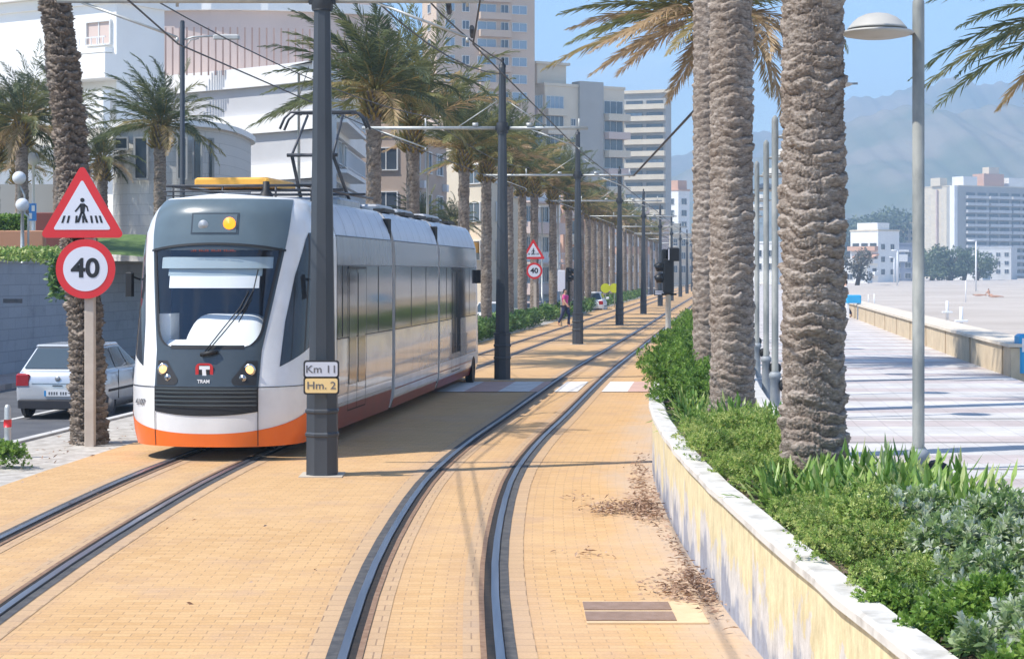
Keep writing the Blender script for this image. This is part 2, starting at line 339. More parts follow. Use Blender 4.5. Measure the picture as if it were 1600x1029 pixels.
# planter wall along the right
m = NT('painted planter wall'); uv = m.coord('UV', (1, 1, 1))
co = m.n('ShaderNodeTexCoord'); sp = m.n('ShaderNodeSeparateXYZ'); m.l(co.outputs['UV'], sp.inputs[0])
nz = m.noise(m.coord('UV', (2.2, 1.6, 1)), 1.2, 6, .65)
sw = m.n('ShaderNodeTexWave', wave_type='BANDS', bands_direction='X', wave_profile='SAW'); sw.inputs['Scale'].default_value = .22; sw.inputs['Distortion'].default_value = 2.2; sw.inputs['Detail Scale'].default_value = 1.3; m.l(uv, sw.inputs[0])
ad = m.n('ShaderNodeMath', operation='MULTIPLY_ADD'); m.l(nz, ad.inputs[0]); ad.inputs[1].default_value = 1.15; m.l(sp.outputs[1], ad.inputs[2])
ad2 = m.n('ShaderNodeMath', operation='MULTIPLY_ADD'); m.l(sw.outputs[0], ad2.inputs[0]); ad2.inputs[1].default_value = -.34; m.l(ad.outputs[0], ad2.inputs[2])
c = m.ramp(ad2.outputs[0], [(.50, (.35, .36, .41)), (.55, (.50, .49, .49)), (.62, (.62, .585, .55)), (.78, (.64, .60, .54)), (.82, (.71, .60, .36)), (1.0, (.74, .64, .40))])
c = m.mix(.5, c, m.ramp(m.noise(m.coord('UV', (3.5, 1.6, 1)), 2, 7, .75), [(.35, '#a8a29c'), (.6, '#ffffff')]), 'MULTIPLY')
m.col(c); m.set(.85, 0, .2); m.bump(m.noise(uv, 30, 4), .15); M_WALLP = m.m
def wall_ribbon(o, y0, y1, z0, z1, m, name, parent, flip=False):
    ys = [y0+i*.5 for i in range(int((y1-y0)/.5)+1)]
    vs = []; uv = []; s = 0; pp = None
    for y in ys:
        p = off(o, y); s += (p-pp).length if pp else 0; pp = p
        for z in (z0, z1): vs.append((p.x, p.y, z)); uv.append((s, (z-z0)))
    fs = [(2*i, 2*i+1, 2*i+3, 2*i+2) for i in range(len(ys)-1)]
    me = bpy.data.meshes.new(name); me.from_pydata(vs, [], fs); me.materials.append(m); ul = me.uv_layers.new(name='UVMap')
    for lp in me.loops: ul.data[lp.index].uv = uv[lp.vertex_index]
    me.update(); return link(name, me, parent)
pw = empty('planter', off(3.95, 10), 'long raised planter with white coping and yellow and lilac painted wall beside the track', 'planter')
def child_at(o, par): o.parent = par; o.location = -par.location; return o
child_at(wall_ribbon(3.95, -2, 130, 0, .755, M_WALLP, 'painted_wall', None), pw)
def coping(name, oL, oR, z, y0, y1, m, par, th=.075):
    prof = [(oL, z-th+.012), (oL-.0, z-.02), (oL+.02, z), (oR-.02, z), (oR, z-.02), (oR, z-th+.012)]
    b = MB(); ys = [y0+i*.6 for i in range(int((y1-y0)/.6)+1)]; n = len(prof); rr = random.Random(3)
    vs = []
    for y in ys:
        j = rr.uniform(-.008, .008); jz = rr.uniform(-.005, .005)
        for o, zz in prof: vs.append((mid(y)+o+(j if o < (oL+oR)/2 else 0), y, zz+jz))
    b.add(vs, [(i*n+k, i*n+k+1, (i+1)*n+k+1, (i+1)*n+k) for i in range(len(ys)-1) for k in range(n-1)]+[(i*n+n-1, i*n, (i+1)*n, (i+1)*n+n-1) for i in range(len(ys)-1)], smooth=False)
    o = b.build(name, m); return child_at(o, par)
coping('coping', 3.91, 4.10, .83, -2, 130, M_WHITE_CAP, pw)
M_SOIL = mat('planter soil', (.10, .075, .05), (.17, .13, .09), rough=.95, scale=3, bump=.9, bs=20)
so = ribbon('soil', 4.1, 5.33, -2, 130, .70, M_SOIL); child_at(so, pw)
coping('back_kerb', 5.30, 5.48, .80, -2, 130, M_CONC, pw, th=.55)
# ================================================================ TRAM
M_TW = mat('tram white paint', (.82, .81, .79), (.70, .685, .66), rough=.24, scale=1.6, spec=.6, coat=.4)
M_TSIL = mat('tram silver paint', (.44, .44, .43), (.38, .38, .375), rough=.22, scale=2, spec=.7, coat=.6)
M_TCOVE = mat('tram roof cove', (.60, .63, .70), (.52, .55, .62), rough=.35, scale=1.5, stretch=(1, 6, .6))
M_TGREY = mat('tram slate panel', (.115, .155, .175), (.095, .13, .15), rough=.3, scale=2, spec=.5)
M_TMASK = mat('tram dark mask', (.060, .073, .080), (.050, .062, .068), rough=.25, scale=2, spec=.6)
M_TBLK = mat('tram black rubber', (.012, .012, .013), rough=.6)
M_TGLASS = mat('tram side glass', (.03, .035, .04), (.05, .05, .055), rough=.08, scale=1, spec=.55)
M_TBAND = mat('tram upper band', (.17, .18, .19), (.22, .23, .24), rough=.14, scale=1, spec=.9, stretch=(1, 5, .5))
M_TORG = mat('tram orange', (.88, .17, .02), (.80, .15, .02), rough=.25, scale=2, spec=.5)
M_TRED = mat('tram red skirt', (.27, .035, .03), (.22, .035, .03), rough=.3, scale=3)
M_LAMPG = emis('headlamp glow', '#ffc080', 1.3)
M_ORLAMP = emis('orange lamp glow', '#ff8a1c', 1.7)
M_LED = emis('led dots', '#a04438', .45)
M_CHROME = mat('lamp reflector', (.55, .55, .55), rough=.2, metal=.9)
M_PALEBLUE = mat('pale blue blind', (.36, .45, .50), rough=.8)
M_CABWHITE = mat('cab lining', (.84, .88, .90), rough=.7)
M_CABDARK = mat('cab dark trim', (.05, .065, .11), rough=.7)
M_LOGO = mat('logo red', (.55, .02, .02), rough=.4)
M_PLAINW = mat('plain white paint', (.8, .8, .8), rough=.5)
M_INK = mat('black ink', (.015, .015, .018), rough=.5)
M_GREYINK = mat('grey ink', (.12, .12, .13), rough=.5)
M_YEL = mat('yellow roof rail', (.85, .43, .06), (.78, .38, .05), rough=.5, scale=3)
M_DMET = mat('dark metal', (.05, .055, .06), (.09, .09, .1), rough=.5, metal=.5, scale=5)
M_AL = mat('grey metal', (.34, .35, .36), (.44, .45, .46), rough=.45, metal=.6, scale=5)
def glass_mat(name, tint, refl):
    m = NT(name); t = m.n('ShaderNodeBsdfTransparent'); t.inputs[0].default_value = lin(tint); g = m.n('ShaderNodeBsdfGlossy'); g.inputs['Roughness'].default_value = .02; g.inputs[0].default_value = (.9, .95, 1, 1)
    lw = m.n('ShaderNodeLayerWeight'); lw.inputs[0].default_value = .5; pw_ = m.n('ShaderNodeMath', operation='POWER'); pw_.inputs[1].default_value = 4; m.l(lw.outputs['Facing'], pw_.inputs[0]); ad = m.n('ShaderNodeMath', operation='MULTIPLY_ADD'); ad.inputs[1].default_value = .8; ad.inputs[2].default_value = refl; m.l(pw_.outputs[0], ad.inputs[0])
    x = m.n('ShaderNodeMixShader'); m.l(ad.outputs[0], x.inputs[0]); m.l(t.outputs[0], x.inputs[1]); m.l(g.outputs[0], x.inputs[2]); m.l(x.outputs[0], m.out.inputs[0]); return m.m
M_WIND = glass_mat('windscreen glass', (.96, .96, .95), .06)
M_LGLASS = glass_mat('lamp glass', (.85, .88, .9), .05)

def ip(x, xs, ys):
    if x <= xs[0]: return ys[0]
    for i in range(len(xs)-1):
        if x <= xs[i+1]: return ys[i]+(ys[i+1]-ys[i])*(x-xs[i])/(xs[i+1]-xs[i])
    return ys[-1]
def Wz(z): return ip(z, [.2, .35, .6, 2.7, 2.95, 3.15, 3.3, 3.4, 3.45], [1.13, 1.17, 1.2, 1.2, 1.185, 1.13, 1.06, 1.0, .95])
def Yz(z): return .02*max(0, .5-z)+.26*max(0, z-.95)+max(0, z-3.2)**2*2.5+max(0, 1.5-z)*0
DN = .92
class Plan:
    cache = {}
    def __init__(s, z):
        W = Wz(z); y0 = Yz(z); n = 70; pts = []
        for i in range(n+1):
            a = math.pi/2*i/n; x = W*(math.sin(a)**(2/2.5)); y = y0+DN*(1-math.cos(a)**(2/2.0)); pts.append((x, y))
        s.W = W; s.pts = pts; s.cum = [0]
        for i in range(n): s.cum.append(s.cum[-1]+math.dist(pts[i], pts[i+1]))
    def at(s, t):
        sg = 1 if t >= 0 else -1; a = abs(t)
        if a >= s.cum[-1]: return Vector((sg*s.W, s.pts[-1][1]+a-s.cum[-1], 0)), Vector((sg, 0, 0))
        lo, hi = 0, len(s.cum)-1
        while hi-lo > 1:
            m_ = (lo+hi)//2
            if s.cum[m_] <= a: lo = m_
            else: hi = m_
        u = (a-s.cum[lo])/(s.cum[hi]-s.cum[lo]+1e-9); p, q = s.pts[lo], s.pts[hi]
        d = Vector((q[0]-p[0], q[1]-p[1])); d.normalize()
        return Vector((sg*(p[0]+u*(q[0]-p[0])), p[1]+u*(q[1]-p[1]), 0)), Vector((sg*d.y, -d.x, 0))
def plan(z):
    k = round(z, 3)
    if k not in Plan.cache: Plan.cache[k] = Plan(k)
    return Plan.cache[k]
def S(t, z, o=0.0):
    p, n = plan(z).at(t); p = p+n*o; p.z = z; return p
# the three visible cars; local axes: x to the beach side, y backwards along the track
TO = -1.72
root_p = Vector((mid(24.0)+TO, 24.0, 0))
tram = empty('tram', root_p, 'white and silver articulated tram with dark windscreen and orange lower edge', 'tram')
def frame(y0, y1, flip=False, dx=0):
    a = Vector((mid(y0)+TO+dx, y0, 0)); b_ = Vector((mid(y1)+TO, y1, 0)); 
    if flip: a, b_ = b_, a
    d = (b_-a).normalized(); r = Vector((d.y, -d.x, 0))
    M = Matrix(((r.x, d.x, 0, a.x-root_p.x), (r.y, d.y, 0, a.y-root_p.y), (0, 0, 1, 0), (0, 0, 0, 1)))
    return M, (b_-a).length
M1, L1 = frame(24.0, 30.75, dx=-.13)
def surf(b, nu, nv, fn, o, smooth=True, mi=None):
    def g(u, v): t, z = fn(u, v); return S(t, z, o)
    return b.grid(nu, nv, g, mi, smooth)
def newb(M=M1, cm=0): b = MB(); b.M = M; b.cm = cm; return b
hwm = lambda z: ip(z, [.6, 1.43, 2.83, 3.42], [.70, .72, .965, 1.06])      # half width of the dark mask
hww = lambda z: hwm(z)-.045 - (.0 if z > 1.72 else .20-math.sqrt(max(0, .04-(max(0, 1.72-z)*.8)**2)) ) - (0 if z < 2.72 else (z-2.72)**2*3)
def build_cab(M, L, front=True):
    TS = plan(1.5).cum[-1]; T = L-.9-.3+TS    # arc length to the rear end
    def Tz(z): return plan(z).cum[-1]+L-plan(z).pts[-1][1]
    b = newb(M)
    surf(b, 150, 30, lambda u, v: ((2*u-1)*Tz(.2+1.27*v), .2+1.27*v), 0)
    for s in (-1, 1): surf(b, 70, 30, lambda u, v: (s*(max(hww(1.47+1.33*v), hwm(1.47+1.33*v)-.06)+.01+u*(Tz(1.47+1.33*v)-max(hww(1.47+1.33*v), hwm(1.47+1.33*v)-.06)-.01)), 1.47+1.33*v), 0)
    surf(b, 150, 20, lambda u, v: ((2*u-1)*Tz(2.8+.65*v), 2.8+.65*v), 0)
    # roof lid
    b.grid(24, 20, lambda u, v: (lambda t: (lambda p, q: p*(1-u)+q*u + Vector((0, 0, .05*math.sin(math.pi*u))))(S(-t, 3.45), S(t, 3.45)))(v*Tz(3.45)))
    # rear bulkhead
    b.add([(-1.19, L, .3), (1.19, L, .3), (1.19, L, 2.9), (1.0, L, 3.42), (-1.0, L, 3.42), (-1.19, L, 2.9)], [(0, 1, 2, 3, 4, 5)])
    body = b.build('front_body', M_TW, tram)
    return body, Tz
body, Tz = build_cab(M1, L1)
# dark mask: below, beside and above the windscreen
b = newb()
surf(b, 50, 24, lambda u, v: ((2*u-1)*hwm(.94+.53*v), .94+.53*v), .007)
for s in (-1, 1): surf(b, 8, 50, lambda u, v: (s*(hww(1.47+1.33*v)+u*(hwm(1.47+1.33*v)-hww(1.47+1.33*v))), 1.47+1.33*v), .007)
arch = lambda t: 2.84-.09*(t/.96)**2
surf(b, 40, 4, lambda u, v: (lambda t: (t, 2.74+v*(arch(t)-2.74)))((2*u-1)*.95), .0062)
b.build('front_mask', M_TMASK, tram)
b = newb()
surf(b, 50, 20, lambda u, v: ((lambda q: (lambda z: ((2*u-1)*hwm(z), z))(arch(q)+v*(3.43-arch(q))))((2*u-1)*.96)), .012)
surf(b, 50, 2, lambda u, v: ((lambda q: (lambda z: ((2*u-1)*hwm(z), z))(arch(q)-.001+v*.002))((2*u-1)*.96)), .05)
up = b.build('upper_front_panel', M_TGREY, tram)
b = newb(); surf(b, 50, 3, lambda u, v: ((lambda q: ((2*u-1)*hwm(2.8), arch(q)-.03+v*.03))((2*u-1)*.96)), .024); b.build('visor_lip', M_TBLK, up)
# windscreen and gasket
b = newb(); surf(b, 40, 40, lambda u, v: ((2*u-1)*hww(1.47+1.33*v), 1.47+1.33*v), .003); b.build('windscreen', M_WIND, tram)
b = newb()
for s in (-1, 1): surf(b, 2, 40, lambda u, v: (s*(hww(1.47+1.3*v)-.03+.04*u), 1.47+1.3*v), .012)
surf(b, 20, 2, lambda u, v: ((2*u-1)*(hww(1.47)+.01), 1.45+.05*v), .012); b.build('windscreen_gasket', M_TBLK, tram)
# cab interior
b = newb(); b.box(-.98, .98, 1.75, 1.80, 1.0, 3.1); b.box(-.95, .95, .45, 1.75, 1.0, 1.30); b.build('cab_bulkhead', M_CABDARK, tram)
b = newb(); surf(b, 20, 4, lambda u, v: (-.82+1.64*u, 2.50+.15*v), -.06); surf(b, 20, 3, lambda u, v: (-.72+1.40*u, 2.40+.12*v), -.10); b.build('sun_blind', M_PALEBLUE, tram)
b = newb(); surf(b, 20, 4, lambda u, v: (-.66+1.30*u, 2.24+.16*v), -.07); b.build('blind_rail', M_CABWHITE, tram)
b = newb(); b.grid(24, 16, lambda u, v: (-.36+1.04*u, .30+.55*v, 1.44+.46*math.sin(min(1, v*1.35)*math.pi/2)*(1-abs(2*u-1)**6*.45)), smooth=True); b.grid(16, 3, lambda u, v: (-.60+1.2*u, .24+.22*v, 1.46+.10*v)); b.box(-.80, -.6, .5, .9, 1.3, 1.9); b.build('dash_reflection', M_CABWHITE, tram)  # white dashboard form, shaped and coloured to imitate the windscreen's pale lower reflection
# bumper parts
b = newb()
surf(b, 60, 12, lambda u, v: ((2*u-1)*.70, .645+.325*v+(-.055*(1-(2*u-1)**2)*(1-v))), .009)
gr = b.build('grille', M_TBLK, tram)
b = newb()
for z in (.72, .775, .83, .885, .93): surf(b, 50, 2, lambda u, v: ((2*u-1)*.68, z+.022*v), .028)
b.build('grille_slat', M_TMASK, gr)
zo = lambda t: .36+.19*(min(abs(t), 1.9)/1.35)**2.2
b = newb(); surf(b, 100, 8, lambda u, v: ((2*u-1)*2.0, .19+v*(zo((2*u-1)*2.0)-.19)), .006); b.build('orange_lower_edge', M_TORG, tram)
b = newb(); surf(b, 40, 1, lambda u, v: ((2*u-1)*2.0, .955+.010*v), .0085); 
for t in (-.70, .70): surf(b, 1, 12, lambda u, v: (t-.005+.01*u, .2+.75*v), .012)
b.build('panel_joint', M_TBLK, tram)
# lamps
for s in (-1, 1):
    b = newb()
    poly = [(.36, 1.02), (.675, .985), (.675, 1.30), (.53, 1.30), (.47, 1.22), (.37, 1.08)]
    def lampfn(u, v):
        z = .985+.315*v; x0 = ip(z, [.985, 1.02, 1.06, 1.2, 1.3], [.40, .36, .355, .46, .53]); return (s*(x0+u*(.675-x0)), z)
    surf(b, 12, 12, lampfn, .013); hl = b.build('headlight', M_TBLK, tram)
    for zz, tt, rr_ in ((1.185, .58, .062), (1.08, .50, .035)):
        b = newb(); c = S(s*tt, zz, .012); b.lathe([(rr_*1.25, .0), (rr_*1.25, -.012), (rr_, -.012)], c, 20, 'Y'); b.build('lamp_ring', M_CHROME, hl)
        b = newb(); b.lathe([(rr_*.95, -.010), (rr_*.7, -.022), (.001, -.03)], c, 20, 'Y'); b.build('lamp_lens', M_LAMPG if zz > 1.1 else M_CHROME, hl)
# destination light box
b = newb(); surf(b, 10, 8, lambda u, v: (-.33+.64*u, 2.955+.28*v), .02); bx_ = b.build('lamp_box', M_TMASK, tram)
b = newb(); surf(b, 10, 8, lambda u, v: (-.305+.59*u, 2.975+.24*v), .024); b.build('lamp_box_panel', M_TGREY, bx_)
c = S(.19, 3.09, .03); b = newb(); b.lathe([(.085, 0), (.075, -.02), (.001, -.03)], c, 24, 'Y'); b.build('front_lamp', M_ORLAMP, tram)
c = S(-.16, 3.07, .026); b = newb(); b.lathe([(.07, 0), (.06, -.008), (.001, -.01)], c, 24, 'Y'); b.build('front_lamp', M_AL, tram)
b = newb()
for k in range(22):
    if k in (3, 9, 15): continue
    p = S(-.30+k*.028, 2.735, .012); b.box(p.x-.007, p.x+.007, p.y-.004, p.y, p.z-.015, p.z+.012 if k % 3 else p.z-.003)
b.build('destination_dots', M_LED, tram)
# logo
c = S(-.005, 1.17, .012)
def rr_poly(w, h, r, n=5):
    out = []
    for cx, cy, a0 in ((w/2-r, h/2-r, 0), (-w/2+r, h/2-r, 90), (-w/2+r, -h/2+r, 180), (w/2-r, -h/2+r, 270)):
        for k in range(n+1): a = R(a0+90*k/n); out.append((cx+r*math.cos(a), cy+r*math.sin(a)))
    return out
def Mat(loc, rx=90, rz=0): return Matrix.Translation(loc) @ Matrix.Rotation(R(rz), 4, 'Z') @ Matrix.Rotation(R(rx), 4, 'X')
b = newb(M1 @ Mat(c)); b.prism(rr_poly(.235, .20, .06), 0, .006); lg = b.build('emblem', M_LOGO, tram)
b = newb(M1 @ Mat(c)); b.prism(rr_poly(.15, .15, .02), .006, .0075); b.build('emblem_field', M_TBLK, lg)
b = newb(M1 @ Mat(c)); b.prism([(-.065, .065), (-.065, .02), (-.03, .02), (-.022, -.06), (.03, -.06), (.022, .02), (.075, .02), (.075, .065)], .0075, .010); b.build('emblem_letter', M_PLAINW, lg)
rz1 = math.degrees(math.atan2(M1[1][0], M1[0][0]))
lettering('operator_lettering', 'TRAM', .062, M_PLAINW, tram, M1 @ S(-.005, 1.035, .016), (R(90), 0, R(rz1)), bold=.002)
lettering('fleet_number', '4107', .115, M_GREYINK, tram, M1 @ S(-1.0, .745, .012), (R(90), 0, R(rz1-40)), bold=.001)
lettering('fleet_number', '4107', .10, M_GREYINK, tram, M1 @ S(2.15, .95, .012), (R(90), R(-90), R(rz1+90)), bold=.001)
# wipers
b = newb()
for dx in (0, .05):
    b.tube([S(-.02+dx*.6, 1.40, .05), S(.20+dx, 1.70, .07), S(.40+dx, 1.98, .06), S(.50+dx, 2.20, .045)], .009, 6)
b.tube([S(.40, 1.80, .05), S(.54, 2.10, .04), S(.60, 2.48, .035)], .008, 6)
b.tube([S(-.06, 1.38, .04), S(.05, 1.40, .07), S(.16, 1.42, .04)], .028, 8); b.build('wiper', M_TBLK, tram)
# side cab windows
for s in (-1, 1):
    b = newb()
    def sw_(u, v):
        z = 1.22+1.76*v; t0 = ip(z, [1.22, 1.8, 2.4, 2.9, 2.98], [.98, 1.02, 1.13, 1.30, 1.36]); t1 = min(2.35, .99+(z-1.22)*2.4) if z < 2.9 else 2.3
        return (s*(t0+u*(t1-t0)), z)
    surf(b, 24, 40, sw_, .006); b.build('cab_side_window', M_TGLASS, tram)
    b = newb(); p = S(s*1.42, 2.35, .02); q = S(s*1.42, 2.4, .16); b.tube([p, q], .015, 6); b.rbox(q.x-.05*1, q.x+.05, q.y-.06, q.y+.03, 2.12, 2.45, .015); b.build('wing_mirror', M_TBLK, tram)
# sides of every car
def side_parts(M, y0, y1, doors, wins, red=(.2, .52), first=False):
    for s in (1, -1):
        def pt(b, yy0, yy1, z0, z1, o, nz=3, ny=12):
            b.grid(ny, nz, lambda u, v: (lambda z: (s*(Wz(z)+o), yy0+(yy1-yy0)*u, z))(z0+(z1-z0)*v), smooth=True)
        b = newb(M); pt(b, y0, y1, .19, red[1], .007); b.build('red_skirt', M_TRED, tram)
        b = newb(M); pt(b, y0, y1, .52, 1.50, .005); b.build('lower_side_panel', M_TSIL, tram)
        b = newb(M); pt(b, y0, y1, 1.50, 2.55, .006); gl = b.build('window_band', M_TGLASS, tram)
        b = newb(M); pt(b, y0, y1, 2.55, 2.97, .005); b.build('upper_side_band', M_TBAND, tram)
        b = newb(M); pt(b, y0, y1, 2.975, 3.43, .004, 8); b.build('roof_cove', M_TCOVE, tram)
        b = newb(M); pt(b, y0, y1, 2.965, 2.98, .014, 1); pt(b, y0, y1, 2.545, 2.558, .011, 1)
        for d in range(1, int((y1-y0)/.24)):
            yy = y0+d*.24
            if int(d) % 3 == 0: pt(b, yy, yy+.012, 2.98, 3.40, .010, 6, 1)
        b.build('side_joint', M_GREYINK, tram)
        for (d0, d1) in doors:
            b = newb(M); mdl = (d0+d1)/2
            for yy in (d0, mdl-.01, d1): pt(b, yy-.012, yy+.012, .42, 2.52, .016, 3, 1)
            pt(b, d0, d1, .42, .44, .016, 1); pt(b, d0, d1, 2.50, 2.53, .016, 1); dr = b.build('door', M_TBLK, tram)
            b = newb(M)
            for q0, q1 in ((d0+.06, mdl-.07), (mdl+.07, d1-.06)): pt(b, q0, q1, .80, 2.44, .012, 3, 2)
            b.build('door_glass', M_TGLASS, dr)
        b = newb(M)
        for w in wins: pt(b, w-.02, w+.02, 1.52, 2.54, .010, 2, 1)
        pt(b, y0, y1, 1.49, 1.505, .010, 1)
        b.build('window_joint', M_TBLK, gl)
        if first:
            b = newb(M)
side_parts(M1, 2.55, L1, [(3.3, 4.6)], [2.9, 5.6], first=True)
def plain_car(M, L, name, tail=False):
    prof = [(1.12, .2), (1.19, .4), (1.2, .6), (1.2, 2.7), (1.185, 2.95), (1.13, 3.15), (1.06, 3.3), (1.0, 3.40), (.85, 3.47), (0, 3.5), (-.85, 3.47), (-1.0, 3.40), (-1.06, 3.3), (-1.13, 3.15), (-1.185, 2.95), (-1.2, 2.7), (-1.2, .6), (-1.19, .4), (-1.12, .2)]
    b = newb(M); st = [0, L] if not tail else [0, L-1.0, L-.7, L-.4, L-.15, L]
    nr = len(prof); vs = []
    for i, y in enumerate(st):
        k = 1 if y <= L-1.0 or not tail else 1-.35*((y-L+1.0)/1.0)**3
        for x, z in prof: vs.append((x*k, y-(.35*max(0, z-1)*((y/L)**8) if tail else 0), z))
    n = len(st); b.add(vs, [(i*nr+k, i*nr+k+1, (i+1)*nr+k+1, (i+1)*nr+k) for i in range(n-1) for k in range(nr-1)]+[tuple(range(nr)), tuple((n-1)*nr+k for k in range(nr-1, -1, -1))])
    return b.build(name, M_TW, tram)
M2, L2 = frame(31.0, 35.95); plain_car(M2, L2, 'middle_body'); side_parts(M2, .03, L2-.03, [], [1.7, 3.4])
M3, L3 = frame(36.15, 42.9); plain_car(M3, L3, 'rear_body', True); side_parts(M3, .03, L3-1.25, [(1.7, 3.0)], [.9, 4.4])
for y_ in (-.32, L2):
    b = newb(M2); b.box(-1.1, 1.1, y_, y_+.31, .3, 3.3)
    for k in range(4): b.box(-1.15, 1.15, y_+.02+k*.07, y_+.05+k*.07, .3, 3.33)
    b.build('gangway_bellows', M_TBLK, tram)
b = newb(M3); b.box(1.18, 1.30, L3-1.2, L3-1.1, 2.2, 2.5); b.build('wing_mirror', M_TBLK, tram); b = newb(M3); b.lathe([(.29, -.08), (.31, 0), (.29, .08)], (1.12, L3-1.6, .30), 20, 'X'); b.build('rear_wheel', M_TBLK, tram)
# bogies
for M, y in ((M1, 1.6), (M1, 3.4), (M2, 2.4), (M3, 2.2), (M3, 4.4)):
    b = newb(M); b.box(-.95, .95, y-.5, y+.5, .22, .5)
    for s in (-1, 1): b.lathe([(.29, -.05), (.30, 0), (.29, .05)], (s*.5, y, .31), 20, 'X')
    b.build('bogie', M_TBLK, tram)
# roof equipment
b = newb(); b.rbox(-.80, .28, 2.25, 3.9, 3.66, 3.79, .03); b.build('roof_case', M_YEL, tram)
b = newb()
for x in (-.92, .95): b.tube([(x, 1.6, 3.64), (x, 6.4, 3.64)], .022, 6)
for y in (1.6, 3.0, 4.6): b.tube([(-1.0, y, 3.64), (1.2, y, 3.64)], .022, 6)
b.tube([(-1.0, 1.5, 3.56), (1.2, 1.5, 3.56)], .012, 6); b.tube([(-1.0, 1.5, 3.50), (1.2, 1.5, 3.50)], .010, 6)
for x in (-.9, -.2, .55, 1.05): b.tube([(x, 1.6, 3.42), (x, 1.6, 3.64)], .015, 6)
b.build('roof_rail', M_DMET, tram)
b = newb(); b.lathe([(.10, 3.46), (.085, 3.52), (.05, 3.56), (.045, 3.68), (.001, 3.69)], (.48, 1.35, 0), 14); b.build('antenna', M_TBLK, tram)
for M_, a_ in ((M1, (-.8, .8, 4.6, 6.2)), (M2, (-.85, .85, .5, 2.0)), (M2, (-.7, .8, 2.9, 4.5)), (M3, (-.8, .85, .6, 2.4)), (M3, (-.6, .6, 3.0, 4.6))):
    b = newb(M_); b.rbox(*a_, 3.46, 3.60, .04); b.build('roof_box', M_AL, tram)
for M_, y in ((M2, .3), (M2, 2.4), (M2, 3.9), (M3, .5), (M3, 2.7)):
    b = newb(M_); b.box(.78, .98, y, y+1.0, 3.46, 3.52); b.build('roof_walkway', M_TBLK, tram)
# pantograph (stands over the second car's front)
b = newb(M1); Y = 6.0; zt = 5.12
for s in (-1, 1):
    b.tube([(s*.42, Y+1.3, 3.55), (s*.34, Y+.2, 4.35)], .03, 8); b.tube([(s*.34, Y+.2, 4.35), (s*.30, Y+1.15, zt-.05)], .022, 8)
b.tube([(-.42, Y+.2, 4.35), (.42, Y+.2, 4.35)], .03, 8); b.rbox(-.55, .55, Y+1.0, Y+1.5, 3.46, 3.58, .02)
pn = b.build('pantograph', M_DMET, tram)
b = newb(M1)
for dy in (0, .3):
    b.tube([(-.74, Y+1.0+dy, zt-.28), (-.66, Y+1.0+dy, zt-.10), (-.55, Y+1.0+dy, zt), (.55, Y+1.0+dy, zt), (.66, Y+1.0+dy, zt-.10), (.74, Y+1.0+dy, zt-.28)], .022, 8)
for s in (-1, 1): b.tube([(s*.45, Y+1.0, zt-.02), (s*.45, Y+1.3, zt-.02)], .018, 6)
b.build('collector_head', M_DMET, pn)
